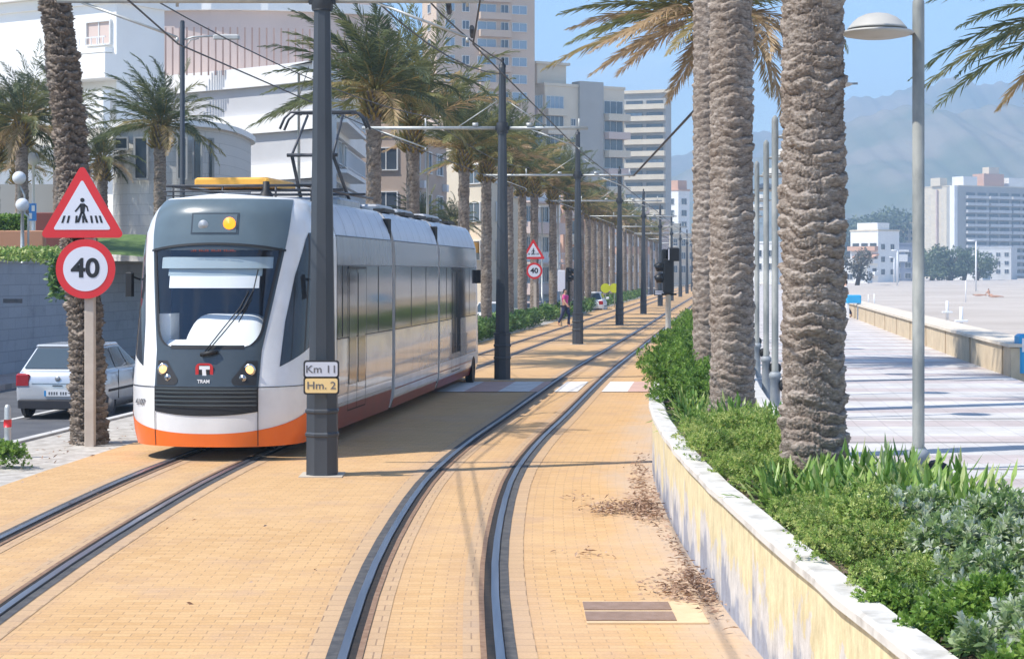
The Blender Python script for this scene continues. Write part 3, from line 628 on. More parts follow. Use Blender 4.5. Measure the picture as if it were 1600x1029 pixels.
# ================================================================ MASTS, WIRES, SIGNS, LAMPS
M_MAST = mat('slate mast paint', (.036, .042, .050), (.055, .063, .073), rough=.5, scale=2.2, stretch=(1, 1, .3), bump=.05)
M_MASTD = mat('dark mast collar', (.03, .034, .04), rough=.55)
M_GALV = mat('galvanised tube', (.40, .41, .40), (.52, .53, .50), rough=.5, metal=.4, scale=8)
M_WIRE = mat('weathered wire', (.05, .05, .055), rough=.6)
M_PLATE = mat('pale base plate', (.55, .48, .38), rough=.9)
def oct_poly(w): k = w*.4142; return [(k, w), (w, k), (w, -k), (k, -w), (-k, -w), (-w, -k), (-w, k), (-k, w)]
def mast(y, lab, arm=True, full=True):
    t = empty('catenary_mast', off(0 if y > 23 else -.04, y), lab, 'catenary mast', 'slate grey masts between the two tracks')
    b = MB(); vs = []; zs = [(0, .185), (1.02, .18), (1.025, .19), (1.07, .19), (1.075, .155), (7.1, .075)]
    for z, w in zs:
        for p in oct_poly(w): vs.append((p[0], p[1], z))
    b.add(vs, [(i*8+(k+1) % 8, i*8+k, (i+1)*8+k, (i+1)*8+(k+1) % 8) for i in range(len(zs)-1) for k in range(8)])
    b.f.append([40+k for k in range(8)]); b.mi.append(0); b.sm.append(False); b.build('shaft', M_MAST, t)
    b = MB()
    for z in (.50, .78): 
        b = MB(); vs = []
        for zz, w in ((z-.03, .185), (z-.012, .198), (z+.012, .198), (z+.03, .185)):
            for p in oct_poly(w): vs.append((p[0], p[1], zz))
        b.add(vs, [(i*8+(k+1) % 8, i*8+k, (i+1)*8+k, (i+1)*8+(k+1) % 8) for i in range(3) for k in range(8)])
        b.build('collar', M_MAST, t)
    b = MB(); b.lathe([(.08, 7.1), (.085, 7.16), (.05, 7.2), (.03, 7.25), (.05, 7.30), (.001, 7.34)], n=12); b.build('finial', M_MASTD, t)
    b = MB(); b.box(-.26, .26, -.26, .26, .0, .014); b.build('base_plate', M_PLATE, t)
    b = MB(); b.lathe([(.12, 5.6), (.13, 5.62), (.13, 5.84), (.12, 5.86)], n=12); b.box(-.16, .16, -.04, .04, 5.68, 5.78); b.build('arm_clamp', M_MASTD, t)
    for s, ln in ((-1, 3.2), (1, 1.95)):
        b = MB(); b.tube([(s*.12, 0, 5.73), (s*ln, 0, 5.73)], .038, 8); a = b.build('cross_arm', M_GALV, t)
        if full:
            b = MB(); e = 1.75
            b.tube([(s*(e+ (1.15 if s < 0 else -1.1)), 0, 5.70), (s*e, 0, 5.28), ], .018, 6); b.tube([(s*e, 0, 5.28), (s*e, 0, 5.22)], .02, 6); b.build('registration_arm', M_GALV, a)
            b = MB(); b.tube([(s*1.0, 0, 5.76), (s*.11, 0, 6.35)], .012, 6); b.build('stay_rod', M_GALV, a)
            b = MB(); b.tube([(s*.55, 0, 5.80), (s*.68, 0, 5.80)], .05, 8); b.build('insulator', M_GALV, a)
            b = MB(); b.tube([(s*e, 0, 5.65), (s*e, 0, 5.95)], .02, 6); b.build('wire_hanger', M_GALV, a)
    return t
MY = [22.4, 42.3, 62.9, 85.6, 109, 134, 158, 184, 210, 236]
for i, y in enumerate(MY):
    mast(y, 'slate grey tapered steel mast beside the tram nose, carrying the kilometre plates' if i == 0 else
         ('slate grey mast between the tracks, %s from the mast with the kilometre plates' % ORD[i-1] if i < 7 else 'distant slate mast at the far end of the row between the tracks'))
# overhead wires
def wires(name, pts, r, lab, sag=0.0):
    b = MB(); P = []
    for i in range(len(pts)-1):
        a, c = Vector(pts[i]), Vector(pts[i+1])
        for k in range(8): u = k/8; p = a.lerp(c, u); p.z -= sag*4*u*(1-u)*(c-a).length/20; P.append(p)
    P.append(Vector(pts[-1])); b.tube(P, r, 5, caps=False); return tag(b.build(name, M_WIRE), lab, 'wire', 'overhead wires')
ex = [(-1.9, 1.0)]
def wl(o, z, o1=None, y0=-6): return [(mid(y0)+o-.2, y0, z)]+[(mid(y)+(o if (o1 is None or i) else o1), y, z) for i, y in enumerate(MY)]
wires('contact_wire', wl(-1.78, 5.2), .011, 'copper contact wire over the track the tram runs on')
wires('contact_wire', wl(1.78, 5.2), .011, 'copper contact wire over the empty track')
wires('messenger_wire', wl(-1.65, 5.98, -2.5), .010, 'upper messenger wire hung above the tram\'s contact wire', .25)
wires('feeder_cable', [(mid(2)-.0, -6, 7.1), off(0, 22.4, 7.25), off(0, 42.3, 7.25)], .016, 'dark feeder cable strung between the tops of the two nearest masts', .3)
wires('feeder_cable', [(mid(2)-1.2, -6, 7.1), off(-.6, 24, 7.0), off(-.02, 42.2, 6.95)], .014, 'second dark cable slanting down to the mast behind the tram', .5)
for u in (.55, .72): 
    p = off(0, 22.4, 7.25).lerp(off(0, 42.3, 7.25), u); b = MB(); b.tube([p-Vector((.0, .3, .0)), p+Vector((0, .3, -.1))], .05, 6); tag(b.build('wire_insulator', M_MASTD), 'dark insulator %s on the feeder cable' % ('nearer the tram nose mast' if u < .6 else 'nearer the mast behind the tram'), 'insulator')
wires('guy_wire', [off(1.9, 62.9, 5.73), (px(1092, 42), 42, pz(165, 42))], .035, 'thick guy wire slanting up from the second arm to the palm trunks')
wires('span_wire', [(px(482, 40), 40, pz(105, 40)), (px(465, 60), 60, pz(160, 60))], .01, 'thin wire between the tram roof and the white building')
# kilometre plates
M_BLKRIM = mat('black rim', (.02, .02, .022), rough=.5); M_PWH = mat('plate white', (.56, .58, .64), rough=.45); M_PYE = mat('plate cream', (.80, .58, .26), rough=.45)
def km_plate(name, zc, m, txt, lab, size=.125):
    p = Vector((px(501.5, 22.0), 22.05, zc)); t = empty(name, p, lab, 'sign')
    b = MB(); b.M = Mat((0, 0, 0)); b.prism(rr_poly(.425, .215, .035), -.012, .006); b.build('plate_rim', M_BLKRIM, t)
    b = MB(); b.M = Mat((0, 0, 0)); b.prism(rr_poly(.385, .172, .025), .006, .009); b.build('plate_face', m, t)
    lettering('plate_lettering', txt, size, M_GREYINK, t, (0, -.0105, -.002), (R(90), 0, 0), bold=.001, sx=1.12)
    b = MB(); b.box(-.05, .05, .012, .14, -.03, .03); b.build('bracket', M_MASTD, t)
km_plate('kilometre_plate', pz(577, 22), M_PWH, 'Km 11', 'white plate with black rim on the nearest mast, upper of two')
km_plate('hectometre_plate', pz(602.5, 22), M_PYE, 'Hm. 2', 'cream yellow plate with black rim on the nearest mast, lower of two')
t = empty('kilometre_plate', (mid(134)-.02, 133.7, pz(457, 134)), 'small pale plate on a distant mast past the speed sign', 'sign')
b = MB(); b.box(-.45, .45, -.02, .02, -.20, .20); b.build('plate_rim', M_BLKRIM, t); b = MB(); b.box(-.38, .38, -.03, -.022, -.14, .01); b.box(-.38, .38, -.03, -.022, .04, .15); b.build('plate_face', M_PWH, t)
# traffic sign pairs
M_SRED = mat('sign red', (.70, .025, .03), rough=.4); M_SWH = mat('sign white', (.74, .74, .80), rough=.45); M_POST = mat('cream sign post', (.48, .39, .31), (.58, .49, .40), rough=.7, scale=3); M_SBACK = mat('sign back', (.4, .4, .4), rough=.5, metal=.5)
def rtri(R_, r, n=6):       # rounded triangle, circumradius R_
    out = []
    for a0 in (90, 210, 330):
        c = ((R_-2*r)*math.cos(R(a0)), (R_-2*r)*math.sin(R(a0)))
        for k in range(n+1): a = R(a0-60+120*k/n); out.append((c[0]+r*math.cos(a), c[1]+r*math.sin(a)))
    return out
def sign_pair(p, s, labT, labC, labP, z_post, post_w=.068, zT=None, zC=None, group=None):
    # post
    b = MB(); b.rbox(-post_w, post_w, -post_w, post_w, 0, z_post, .01); po = b.build('sign_post', M_POST, None, p); tag(po, labP, 'sign post', 'sign posts')
    f = Vector((p[0]-.04*s, p[1]-post_w-.03, 0))
    t = empty('warning_sign', (f.x-.05*s, f.y, zT), labT, 'traffic sign', 'red edged warning triangles')
    b = MB(); b.M = Mat((0, 0, 0)); b.prism(rtri(.70*s, .055*s), -.01, .01, 0); b.build('sign_plate', M_SRED, t)
    b = MB(); b.M = Mat((0, 0, 0)); b.prism(rtri(.475*s, .022*s), .01, .014); b.build('sign_field', M_SWH, t)
    b = MB(); k = s*.93; b.M = Mat((0, -.0142, -.02*s)) @ Matrix.Scale(k, 4)
    b.prism([(.033*math.cos(a*math.pi/8)+.005, .033*math.sin(a*math.pi/8)+.215) for a in range(16)], 0, .003)
    for pl in ([(-.025, .165), (.035, .165), (.05, .13), (.035, .02), (-.025, .02), (-.03, .12)],
               [(-.025, .165), (-.065, .11), (-.115, .045), (-.095, .035), (-.05, .085), (-.02, .12)],
               [(.035, .165), (.085, .12), (.10, .05), (.08, .045), (.067, .10), (.035, .13)],
               [(-.025, .03), (.01, .03), (-.02, -.06), (-.045, -.125), (-.085, -.125), (-.06, -.06)],
               [(.0, .03), (.035, .03), (.062, -.05), (.095, -.125), (.055, -.125), (.03, -.055)]): b.prism(pl, 0, .003)
    for i, x in enumerate((-.245, -.18, -.075, .015, .125, .19, .245)):
        l = (x)*.14; w = .016; b.prism([(x-w+l*.6, -.02), (x+w+l*.6, -.02), (x+w+l*1.6, -.13), (x-w+l*1.6, -.13)], .0001*i, .0032)
    b.build('walking_figure', M_INK, t)
    t = empty('speed_limit_sign', (f.x+.0*s, f.y-.012, zC), labC, 'traffic sign', 'round speed limit signs')
    circ = lambda r_: [(r_*math.cos(2*math.pi*a/48), r_*math.sin(2*math.pi*a/48)) for a in range(48)]
    b = MB(); b.M = Mat((0, 0, 0)); b.prism(circ(.42*s), -.01, .01); b.build('sign_plate', M_SRED, t)
    b = MB(); b.M = Mat((0, 0, 0)); b.prism(circ(.315*s), .01, .014); b.build('sign_field', M_SWH, t)
    lettering('sign_numerals', '40', .37*s, M_INK, t, (0, -.0165, 0), (R(90), 0, 0), bold=.010*s, sx=1.08)
    b = MB(); b.box(-post_w-.02, post_w+.02, .012, .04, .1, .14); b.build('clamp', M_SBACK, t)
y0 = 26.3
sign_pair((px(141, y0), y0, -.05), 1, 'large red edged triangular pedestrian crossing sign in front of the leaning palm', 'large round speed limit sign with black numerals below the near triangle', 'square cream post in front of the leaning palm trunk', pz(330, y0)+.05, zT=pz(333, y0), zC=pz(420, y0))
y0 = 88
sign_pair((px(836, y0), y0, 0), .92, 'small distant red edged triangular crossing sign between palm trunks', 'small distant round speed limit sign between palm trunks', 'distant cream post among the palms of the row by the road', pz(385, y0), zT=pz(394, y0), zC=pz(423, y0))
# tram signal by the planter
M_SIGB = mat('signal housing', (.010, .011, .013), rough=.45); M_PGREY = mat('pale signal post', (.46, .47, .44), (.58, .58, .54), rough=.6, scale=4)
yS = 45.0; t = empty('tram_signal', (px(1044, yS), yS, 0), 'black tram signal with hooded lamps on a pale post in the green bushes', 'traffic signal')
b = MB(); b.lathe([(.07, 0), (.065, pz(455, yS))], n=14); b.build('post', M_PGREY, t)
zz = lambda r_: pz(r_, yS)
b = MB(); b.rbox(-.13, .13, -.15, .12, zz(456), zz(404), .03); hd = b.build('lower_head', M_SIGB, t)
b = MB(); b.rbox(-.02, .26, -.20, .10, zz(408), zz(387), .03); b.rbox(-.16, -.02, -.08, .10, zz(410), zz(389), .03); b.build('upper_head', M_SIGB, t)
for r_ in (416, 434):
    b = MB(); b.M = Matrix.Translation((0, 0, 0)); b.tube([(-.10, -.02, zz(r_)), (-.24, -.02, zz(r_+1)), (-.31, -.02, zz(r_+3))], [.12, .11, .09], 12); b.build('hood', M_SIGB, hd)
b = MB(); b.tube([(0, 0, zz(460)), (0, 0, zz(454))], .11, 10); b.box(-.16, .2, -.05, .05, zz(461), zz(458)); b.build('bracket', M_SIGB, t)
b = MB(); b.box(-.012, .012, -.215, -.20, zz(406), zz(389)); b.build('white_bar', M_SWH, t)
# distant pedestrian signal, white board
yS = 84.0; t = empty('pedestrian_signal', (px(889, yS), yS, 0), 'dark hooded signal on a thin post beside the white board', 'traffic signal')
b = MB(); b.lathe([(.05, 0), (.05, pz(440, yS))], n=8); b.build('post', M_MASTD, t)
b = MB(); b.rbox(-.14, .12, -.14, .1, pz(440, yS), pz(418, yS), .03); b.tube([(-.0, -.1, pz(423, yS)), (.22, -.14, pz(424, yS))], .11, 8); b.tube([(0, -.1, pz(433, yS)), (.22, -.14, pz(434, yS))], .11, 8); b.build('head', M_SIGB, t)
b = MB(); b.rbox(-.17, .17, -.05, .05, pz(455, yS), pz(422, yS), .02); bd = b.build('board', M_SWH, None, (px(877, yS), yS-.3, 0)); tag(bd, 'white upright board standing by the distant pedestrian in pink', 'board')
b = MB(); b.tube([(px(877, yS), yS-.22, 0), (px(877, yS), yS-.22, pz(425, yS))], .04, 8); tag(b.build('board_post', M_PGREY), 'thin post behind the white board near the distant pedestrian', 'post')
for i, x in enumerate((946, 960)):
    yS = 128; b = MB(); b.M = Matrix.Translation((px(x, yS), yS, pz(450, yS))); b.prism([(.33*math.cos(a*math.pi/12), .33*math.sin(a*math.pi/12)) for a in range(24)], -.03, .03, axis='Y'); t = empty('yellow_disc_sign', (px(x, yS), yS, 0), 'distant round yellow disc sign, %s of two' % ('nearer the palm trunk' if i == 0 else 'nearer the mast'), 'sign', 'yellow discs')
    b.M = Matrix.Translation((0, 0, pz(450, yS))); b.v = []; b.f = []; b.mi = []; b.sm = []
    b.prism([(.33*math.cos(a*math.pi/12), .33*math.sin(a*math.pi/12)) for a in range(24)], -.03, .03, axis='Y'); b.build('disc', mat('disc yellow', (.62, .66, .02), rough=.5), t)
    b = MB(); b.tube([(0, .06, 0), (0, .06, pz(445, yS))], .03, 6); b.build('post', M_GALV, t)
# promenade lamps
M_LPOST = mat('weathered lamp post', (.14, .155, .155), (.32, .325, .30), rough=.65, scale=3.2, stretch=(1, 1, .35), bump=.15, lo=.42, hi=.6)
M_LBASE = mat('lamp base', (.24, .27, .29), (.34, .36, .37), rough=.6, scale=5)
M_SHADE = mat('lamp dome', (.42, .41, .38), (.50, .49, .46), rough=.55, scale=2)
def lamp(x, y, side, lab, drum=True):
    t = empty('promenade_lamp', (x, y, .30), lab, 'street lamp', 'tall promenade lamps behind the planter')
    b = MB(); b.lathe([(.050, .60), (.050, 4.33), (.048, 4.38), (.02, 4.42), (.001, 4.43)], n=16); b.build('post', M_LPOST, t)
    b = MB(); b.lathe([(.10, 0), (.10, .04), (.075, .08), (.072, .60), (.090, .62), (.090, .67), (.072, .69), (.056, .71)], n=16); b.build('base', M_LBASE, t)
    x0 = side*.34
    b = MB(); b.M = Matrix.Translation((x0, 0, 0)); b.lathe([(.001, 4.075), (.17, 4.08), (.27, 4.10), (.30, 4.115), (.30, 4.125), (.27, 4.135)], n=32); sh = b.build('lower_dish', M_SHADE, t)
    b = MB(); b.M = Matrix.Translation((x0, 0, 0)); b.lathe([(.02, 4.12), (.235, 4.145), (.245, 4.155), (.232, 4.17), (.20, 4.21), (.16, 4.245), (.10, 4.272), (.04, 4.283), (.001, 4.285)], n=32); b.build('dome', M_SHADE, t)
    b = MB(); b.M = Matrix.Translation((x0, 0, 0)); b.lathe([(.20, 4.125), (.20, 4.15)], n=24); b.build('lamp_gap', M_TBLK, t)
    b = MB(); b.tube([(0, 0, 4.11), (side*.70, 0, 4.13)], .012, 8); b.build('arm', M_LBASE, t)
    if drum:
        b = MB(); b.tube([(.06, 0, .52), (.14, -.02, .52)], .03, 8); b.M = Matrix.Translation((.15, -.02, .50)); b.lathe([(.001, -.10), (.08, -.10), (.10, -.08), (.10, .08), (.08, .10), (.001, .10)], n=20, axis='Y'); b.build('spot_housing', M_TBLK, t)
LY = [15.3, 19.5, 27, 32, 38, 44.5, 51, 58, 66, 75, 85, 96]
for i, y in enumerate(LY):
    lab = ['weathered grey promenade lamp with a pale dome, nearest, right of the thick palm', 'grey lamp hidden behind the thickest palm trunk with only its dome showing'][i] if i < 2 else 'slender grey lamp post seen between the palm trunks, %s from the camera' % ORD[i]
    lamp(px(1435, y) if i == 0 else px(1236, y) if i == 1 else (px(1211, y) if i == 2 else mid(y)+5.7), y, -1 if i == 0 else 1, lab)
# bollard bottom left
b = MB(); b.lathe([(.045, 0), (.045, .42), (.05, .44), (.05, .56), (.045, .58), (.045, .70), (.03, .74), (.001, .75)], n=14); bo = b.build('bollard', M_GALV, None, (px(12, 24.6), 24.6, -.05)); tag(bo, 'grey bollard with a red band at the kerb beside the small bush', 'bollard')
b = MB(); b.lathe([(.052, .45), (.052, .55)], n=14); b.build('red_band', M_SRED, bo)
# globe lamps on the terrace
M_GLOBE = mat('white globe', (.66, .68, .70), rough=.3)
for x, row, y, lab, w in ((52, 248, 60, 'white globe lamp on a white post with a small blue plate, tallest of three', M_PLAINW), (30, 278, 56, 'grey globe lamp on a thin post behind the lowest globe', M_GALV), (35, 320, 50, 'lowest bluish globe lamp on a double post above the retaining wall', M_GALV)):
    t = empty('globe_lamp', (px(x, y), y, 2.7), lab, 'street lamp', 'globe lamps on the terrace'); zc = pz(row, y)-2.7; r_ = 10.5*y/F
    b = MB(); b.lathe([(r_*math.sin(math.pi*k/12)+.0005, zc-r_*math.cos(math.pi*k/12)) for k in range(13)], n=20); b.build('globe', M_GLOBE, t)
    b = MB(); b.lathe([(.06, 0), (.045, zc-r_)], n=10)
    if row > 270: b.tube([(.16, 0, 0), (.16, 0, zc*.8), (0, 0, zc-r_)], .03, 6)
    b.build('post', w, t)
    if row == 248:
        b = MB(); b.box(-.18, .12, -.08, -.06, pz(345, y)-2.7, pz(318, y)-2.7); bp = b.build('blue_plate', mat('plate blue', (.05, .25, .62), rough=.5), t)
        b = MB(); b.box(-.12, -.02, -.09, -.081, pz(342, y)-2.7, pz(333, y)-2.7); b.box(-.03, .07, -.09, -.081, pz(330, y)-2.7, pz(321, y)-2.7); b.build('plate_marks', M_PLAINW, bp)
# road lamps
def road_lamp(x, y, rt, rb, lab, r_=.07, head=1):
    t = empty('road_lamp', (px(x, y), y, -.3), lab, 'street lamp', 'road lamps'); zt = pz(rt, y)+.3
    b = MB(); b.lathe([(r_*1.5, 0), (r_*1.4, 1.0), (r_, 1.1), (r_*.8, zt), (r_*.6, zt+.05)], n=10); b.build('post', M_MAST if head == 2 else M_GALV, t)
    b = MB(); b.tube([(0, 0, zt-.55), (.35, 0, zt-.45), (1.0, 0, zt-.42)], .03, 6); b.tube([(0, 0, zt-.9), (.25, 0, zt-.55), (.5, 0, zt-.5)], .02, 6); b.build('arm', M_GALV, t)
    b = MB(); b.rbox(.95, 1.75, -.12, .12, zt-.52, zt-.38, .04); b.build('lamp_head', M_SHADE, t)
road_lamp(285, 57, 35, 0, 'dark road lamp mast in front of the white building with a flat grey head', .09, 2)
b = MB(); yy = 63; b.lathe([(.06, 0), (.045, pz(115, yy))], n=8); tag(b.build('flag_pole', M_GALV, None, (px(467, yy), yy, 0)), 'slim grey pole rising behind the tram front by the near mast', 'pole')
b = MB(); yy = 72; b.lathe([(.06, 0), (.045, pz(210, yy))], n=8); tag(b.build('flag_pole', M_GALV, None, (px(668, yy), yy, 0)), 'slim pale pole between two palms behind the tram roof', 'pole')
for i, (x, y, rt) in enumerate(((847, 130, 322), (872, 112, 300))):
    b = MB(); b.lathe([(.07, 0), (.05, pz(rt, y))], n=8); b.tube([(-.7, 0, pz(rt, y)-.05), (.7, 0, pz(rt, y)-.05)], .05, 6); tag(b.build('lamp_pole', M_GALV, None, (px(x, y), y, 0)), 'thin distant lamp pole in front of the salmon flats, %s' % ('shorter one' if i == 0 else 'taller one'), 'street lamp')
# ================================================================ PALMS, SHRUBS, HEDGES
def trunk_mesh(name, Ht, r0, r1, hr, ns, amp, na, dz, seed, bend=(0, 0), bulge=.0, rough_n=.35):
    rs = np.random.RandomState(seed); nz = int(Ht/dz)+1
    z = np.linspace(0, Ht, nz)[:, None]; a = np.linspace(0, 2*np.pi, na, endpoint=False)[None, :]
    jit = rs.uniform(-1, 1, (int(Ht/hr)+8, ns)) ; rowj = rs.uniform(0, 1, int(Ht/hr)+8)
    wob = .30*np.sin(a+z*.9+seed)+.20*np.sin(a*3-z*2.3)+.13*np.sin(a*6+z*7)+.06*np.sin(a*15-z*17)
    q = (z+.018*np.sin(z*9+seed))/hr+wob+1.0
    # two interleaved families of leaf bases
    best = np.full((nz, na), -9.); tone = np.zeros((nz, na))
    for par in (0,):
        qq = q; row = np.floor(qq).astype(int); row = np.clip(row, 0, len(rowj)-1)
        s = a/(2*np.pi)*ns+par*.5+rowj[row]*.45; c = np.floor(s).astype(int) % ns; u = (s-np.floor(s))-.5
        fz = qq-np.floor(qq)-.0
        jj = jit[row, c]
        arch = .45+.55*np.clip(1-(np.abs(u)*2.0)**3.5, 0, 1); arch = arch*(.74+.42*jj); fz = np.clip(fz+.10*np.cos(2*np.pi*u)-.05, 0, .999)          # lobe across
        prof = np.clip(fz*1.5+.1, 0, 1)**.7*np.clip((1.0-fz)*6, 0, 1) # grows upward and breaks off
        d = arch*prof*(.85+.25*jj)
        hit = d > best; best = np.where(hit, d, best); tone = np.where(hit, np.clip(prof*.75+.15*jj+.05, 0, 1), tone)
    n1 = sum(np.sin(a*k1+z*k2+p)*w for k1, k2, p, w in ((11, 33, 1, .3), (23, 71, 2.2, .3), (37, 19, .4, .25), (5, 97, 4, .3), (61, 140, 3, .2)))
    nz_ = rs.normal(0, 1, (nz, na))
    rad = r0+(r1-r0)*(z/Ht)+bulge*np.exp(-((Ht-z)/.35)**2)
    rad = rad*(1+.12*np.exp(-z/.25)+.018*np.sin(z*2.7+seed)+.012*np.sin(z*6.1)) + amp*(best-.4) + amp*.22*n1*.5 + amp*rough_n*.4*nz_
    bx = bend[0]*(z/Ht)**1.6; by = bend[1]*(z/Ht)
    co = np.stack([rad*np.cos(a)+bx, rad*np.sin(a)+by, np.broadcast_to(z, rad.shape)], -1).reshape(-1, 3)
    i = np.arange(nz-1)[:, None]*na; k = np.arange(na)[None, :]; k2 = (k+1) % na
    f = np.stack([i+k, i+k2, i+na+k2, i+na+k], -1).reshape(-1)
    me = bpy.data.meshes.new(name); me.vertices.add(len(co)); me.vertices.foreach_set('co', co.reshape(-1)); me.loops.add(len(f)); me.loops.foreach_set('vertex_index', f.astype(np.int32))
    me.polygons.add(len(f)//4); me.polygons.foreach_set('loop_start', (np.arange(len(f)//4)*4).astype(np.int32)); me.update(calc_edges=True)
    at = me.attributes.new('tone', 'FLOAT', 'POINT'); at.data.foreach_set('value', tone.reshape(-1).astype(np.float32)); 
    me.polygons.foreach_set('use_smooth', [True]*(len(f)//4)); return me
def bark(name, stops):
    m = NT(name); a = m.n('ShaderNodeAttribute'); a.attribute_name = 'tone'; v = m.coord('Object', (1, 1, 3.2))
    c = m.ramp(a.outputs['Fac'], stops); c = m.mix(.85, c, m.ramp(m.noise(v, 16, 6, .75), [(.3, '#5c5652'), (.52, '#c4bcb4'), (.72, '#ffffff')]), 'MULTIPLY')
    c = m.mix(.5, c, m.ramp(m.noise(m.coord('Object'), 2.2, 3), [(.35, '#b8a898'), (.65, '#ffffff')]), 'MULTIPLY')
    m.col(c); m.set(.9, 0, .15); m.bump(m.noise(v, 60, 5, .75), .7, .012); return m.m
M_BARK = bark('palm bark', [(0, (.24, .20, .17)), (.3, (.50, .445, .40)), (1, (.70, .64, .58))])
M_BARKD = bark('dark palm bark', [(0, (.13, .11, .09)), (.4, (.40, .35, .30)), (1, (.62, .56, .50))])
M_FROND = leaf_mat('palm frond', [(0, (.07, .10, .055)), (.45, (.15, .18, .08)), (.7, (.27, .27, .10)), (.86, (.42, .33, .15)), (1, (.52, .38, .22))], trans=.35, rough=.5, spec=.4)
M_STALK = mat('palm stalks', (.34, .21, .05), (.20, .20, .06), rough=.6, scale=4)
def crown(name, seed, L=2.5, nf=48, wind=(-.42, .1), droopy=.42, dry=.2, nl=60, fine=.62, rng=98, tnr=(.05, .62)):
    r_ = np.random.RandomState(seed); P = []; D = []; N = []; LL = []; T = []; b = MB()
    for i in range(nf):
        el = math.radians(84-rng*(i/nf)**.95+r_.uniform(-7, 7)); az = i*2.39996+r_.uniform(-.25, .25); Lf = L*r_.uniform(.82, 1.12)*(1 if el > -.2 else .8)
        d = Vector((math.cos(az)*math.cos(el), math.sin(az)*math.cos(el), math.sin(el))); g = droopy*r_.uniform(.7, 1.3)
        p = Vector((d.x*.08, d.y*.08, 0)); ns = 16; pts = [p.copy()]; dr = dry_f = max(0, min(1, (i/nf-.55)*2.2))*r_.uniform(.5, 1) if r_.rand() < .85 else 0
        base = r_.uniform(*tnr)
        w = Vector((wind[0], wind[1], 0))
        for k in range(ns):
            u = k/ns; dd = d+Vector((0, 0, -1))*g*(u**1.6)*1.9+w*u*1.1; dd.normalize(); p = p+dd*(Lf/ns); pts.append(p.copy())
        b.tube(pts[:9], [.022*(1-.075*q) for q in range(9)], 3, caps=False)
        for k in range(nl):
            u = .16+.84*(k/nl); fi = u*ns; i0 = min(int(fi), ns-1); pp = pts[i0].lerp(pts[i0+1], fi-i0); tn = (pts[i0+1]-pts[i0]).normalized()
            side = tn.cross(Vector((0, 0, 1)));
            if side.length < .05: side = Vector((1, 0, 0))
            side.normalize(); upv = side.cross(tn)
            for s in (-1, 1):
                q = side*s*(.75)+tn*(.55+.8*u)+upv*r_.uniform(.05, .5)+Vector((0, 0, -.35))+w*.35; q += Vector(r_.uniform(-.3, .3, 3))
                P.append(pp); D.append(q); N.append(upv+Vector(r_.uniform(-.3, .3, 3))); LL.append(.48*math.sin(math.pi*min(1, .18+u*.80))**.7*r_.uniform(.55, 1.15)*L/2.7); T.append(min(1, base+.55*dr*dry/.2*.6+r_.uniform(-.08, .08)+(.25*dr)))
    me = leaf_mesh(name, P, D, N, LL, .036*fine*L/2.7, T, M_FROND, fold=.3, bend=.12)
    rm = b.build('rachis_src', M_STALK); rme = rm.data; bpy.data.objects.remove(rm)
    return me, rme
CR = [crown('crown_leaves', 11), crown('crown_leaves', 22, 2.3, 44, (-.55, .05), .45, .3), crown('crown_leaves', 33, 2.5, 46, (-.3, .0), .6, .5, rng=112), crown('crown_leaves', 44, 2.8, 62, (-.70, 0), .55, .7, rng=112, tnr=(.35, .92), nl=80, fine=.55)]
CRL = [crown('crown_leaves', 101+i, 2.4, 30, (-.38+.08*i, 0), .34+.08*i, .35, nl=34, fine=1.0, rng=66+7*i, tnr=(.1, .72)) for i in range(4)]
CRU = [crown('crown_leaves', 300+i, 3.0, 42, (-.42+.05*i, .05), .30+.05*i, .35, nl=58, fine=.62, rng=62+7*i, tnr=(.1, .72)) for i in range(4)]
def boots(seed):
    b = MB(); r_ = random.Random(seed)
    for i in range(70):
        a = i*2.4; z = -.75+i*.011; u = (z+.75)/.8; rr = .23-.05*u; t = .25+.35*u
        p = Vector((rr*math.cos(a), rr*math.sin(a), z)); d = Vector((math.cos(a)*(.9-.4*u), math.sin(a)*(.9-.4*u), .6+.6*u))*(.16+.12*r_.random()); b.tube([p, p+d], [.045, .018], 4)
    o = b.build('boots_src', M_STALK); me = o.data; bpy.data.objects.remove(o); return me
BOOT = boots(5)
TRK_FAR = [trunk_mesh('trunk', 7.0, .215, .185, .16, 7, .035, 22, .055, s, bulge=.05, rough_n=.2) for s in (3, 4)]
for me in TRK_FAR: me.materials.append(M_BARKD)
def palm(x, y, z, hgt, lab, group=None, tr=None, cr=None, rz=0, cs=1.0, tilt=(0, 0), trm=None):
    t = empty('palm_tree', (x, y, z), lab, 'palm tree', group)
    to = link('trunk', tr if tr is not None else TRK_FAR[int(x*7) % 2], t)
    if tr is None: to.scale = (1, 1, hgt/7.0); to.rotation_euler = (0, 0, rz)
    cm, rm = cr
    c = link('crown', cm, t, (tilt[0], tilt[1], hgt), (0, 0, R((x*71+y*13) % 50-25))); c.scale = (cs,)*3; link('leaf_stalks', rm, c); 
    bt = link('leaf_bases', BOOT, t, (tilt[0], tilt[1], hgt-.05))
    return t
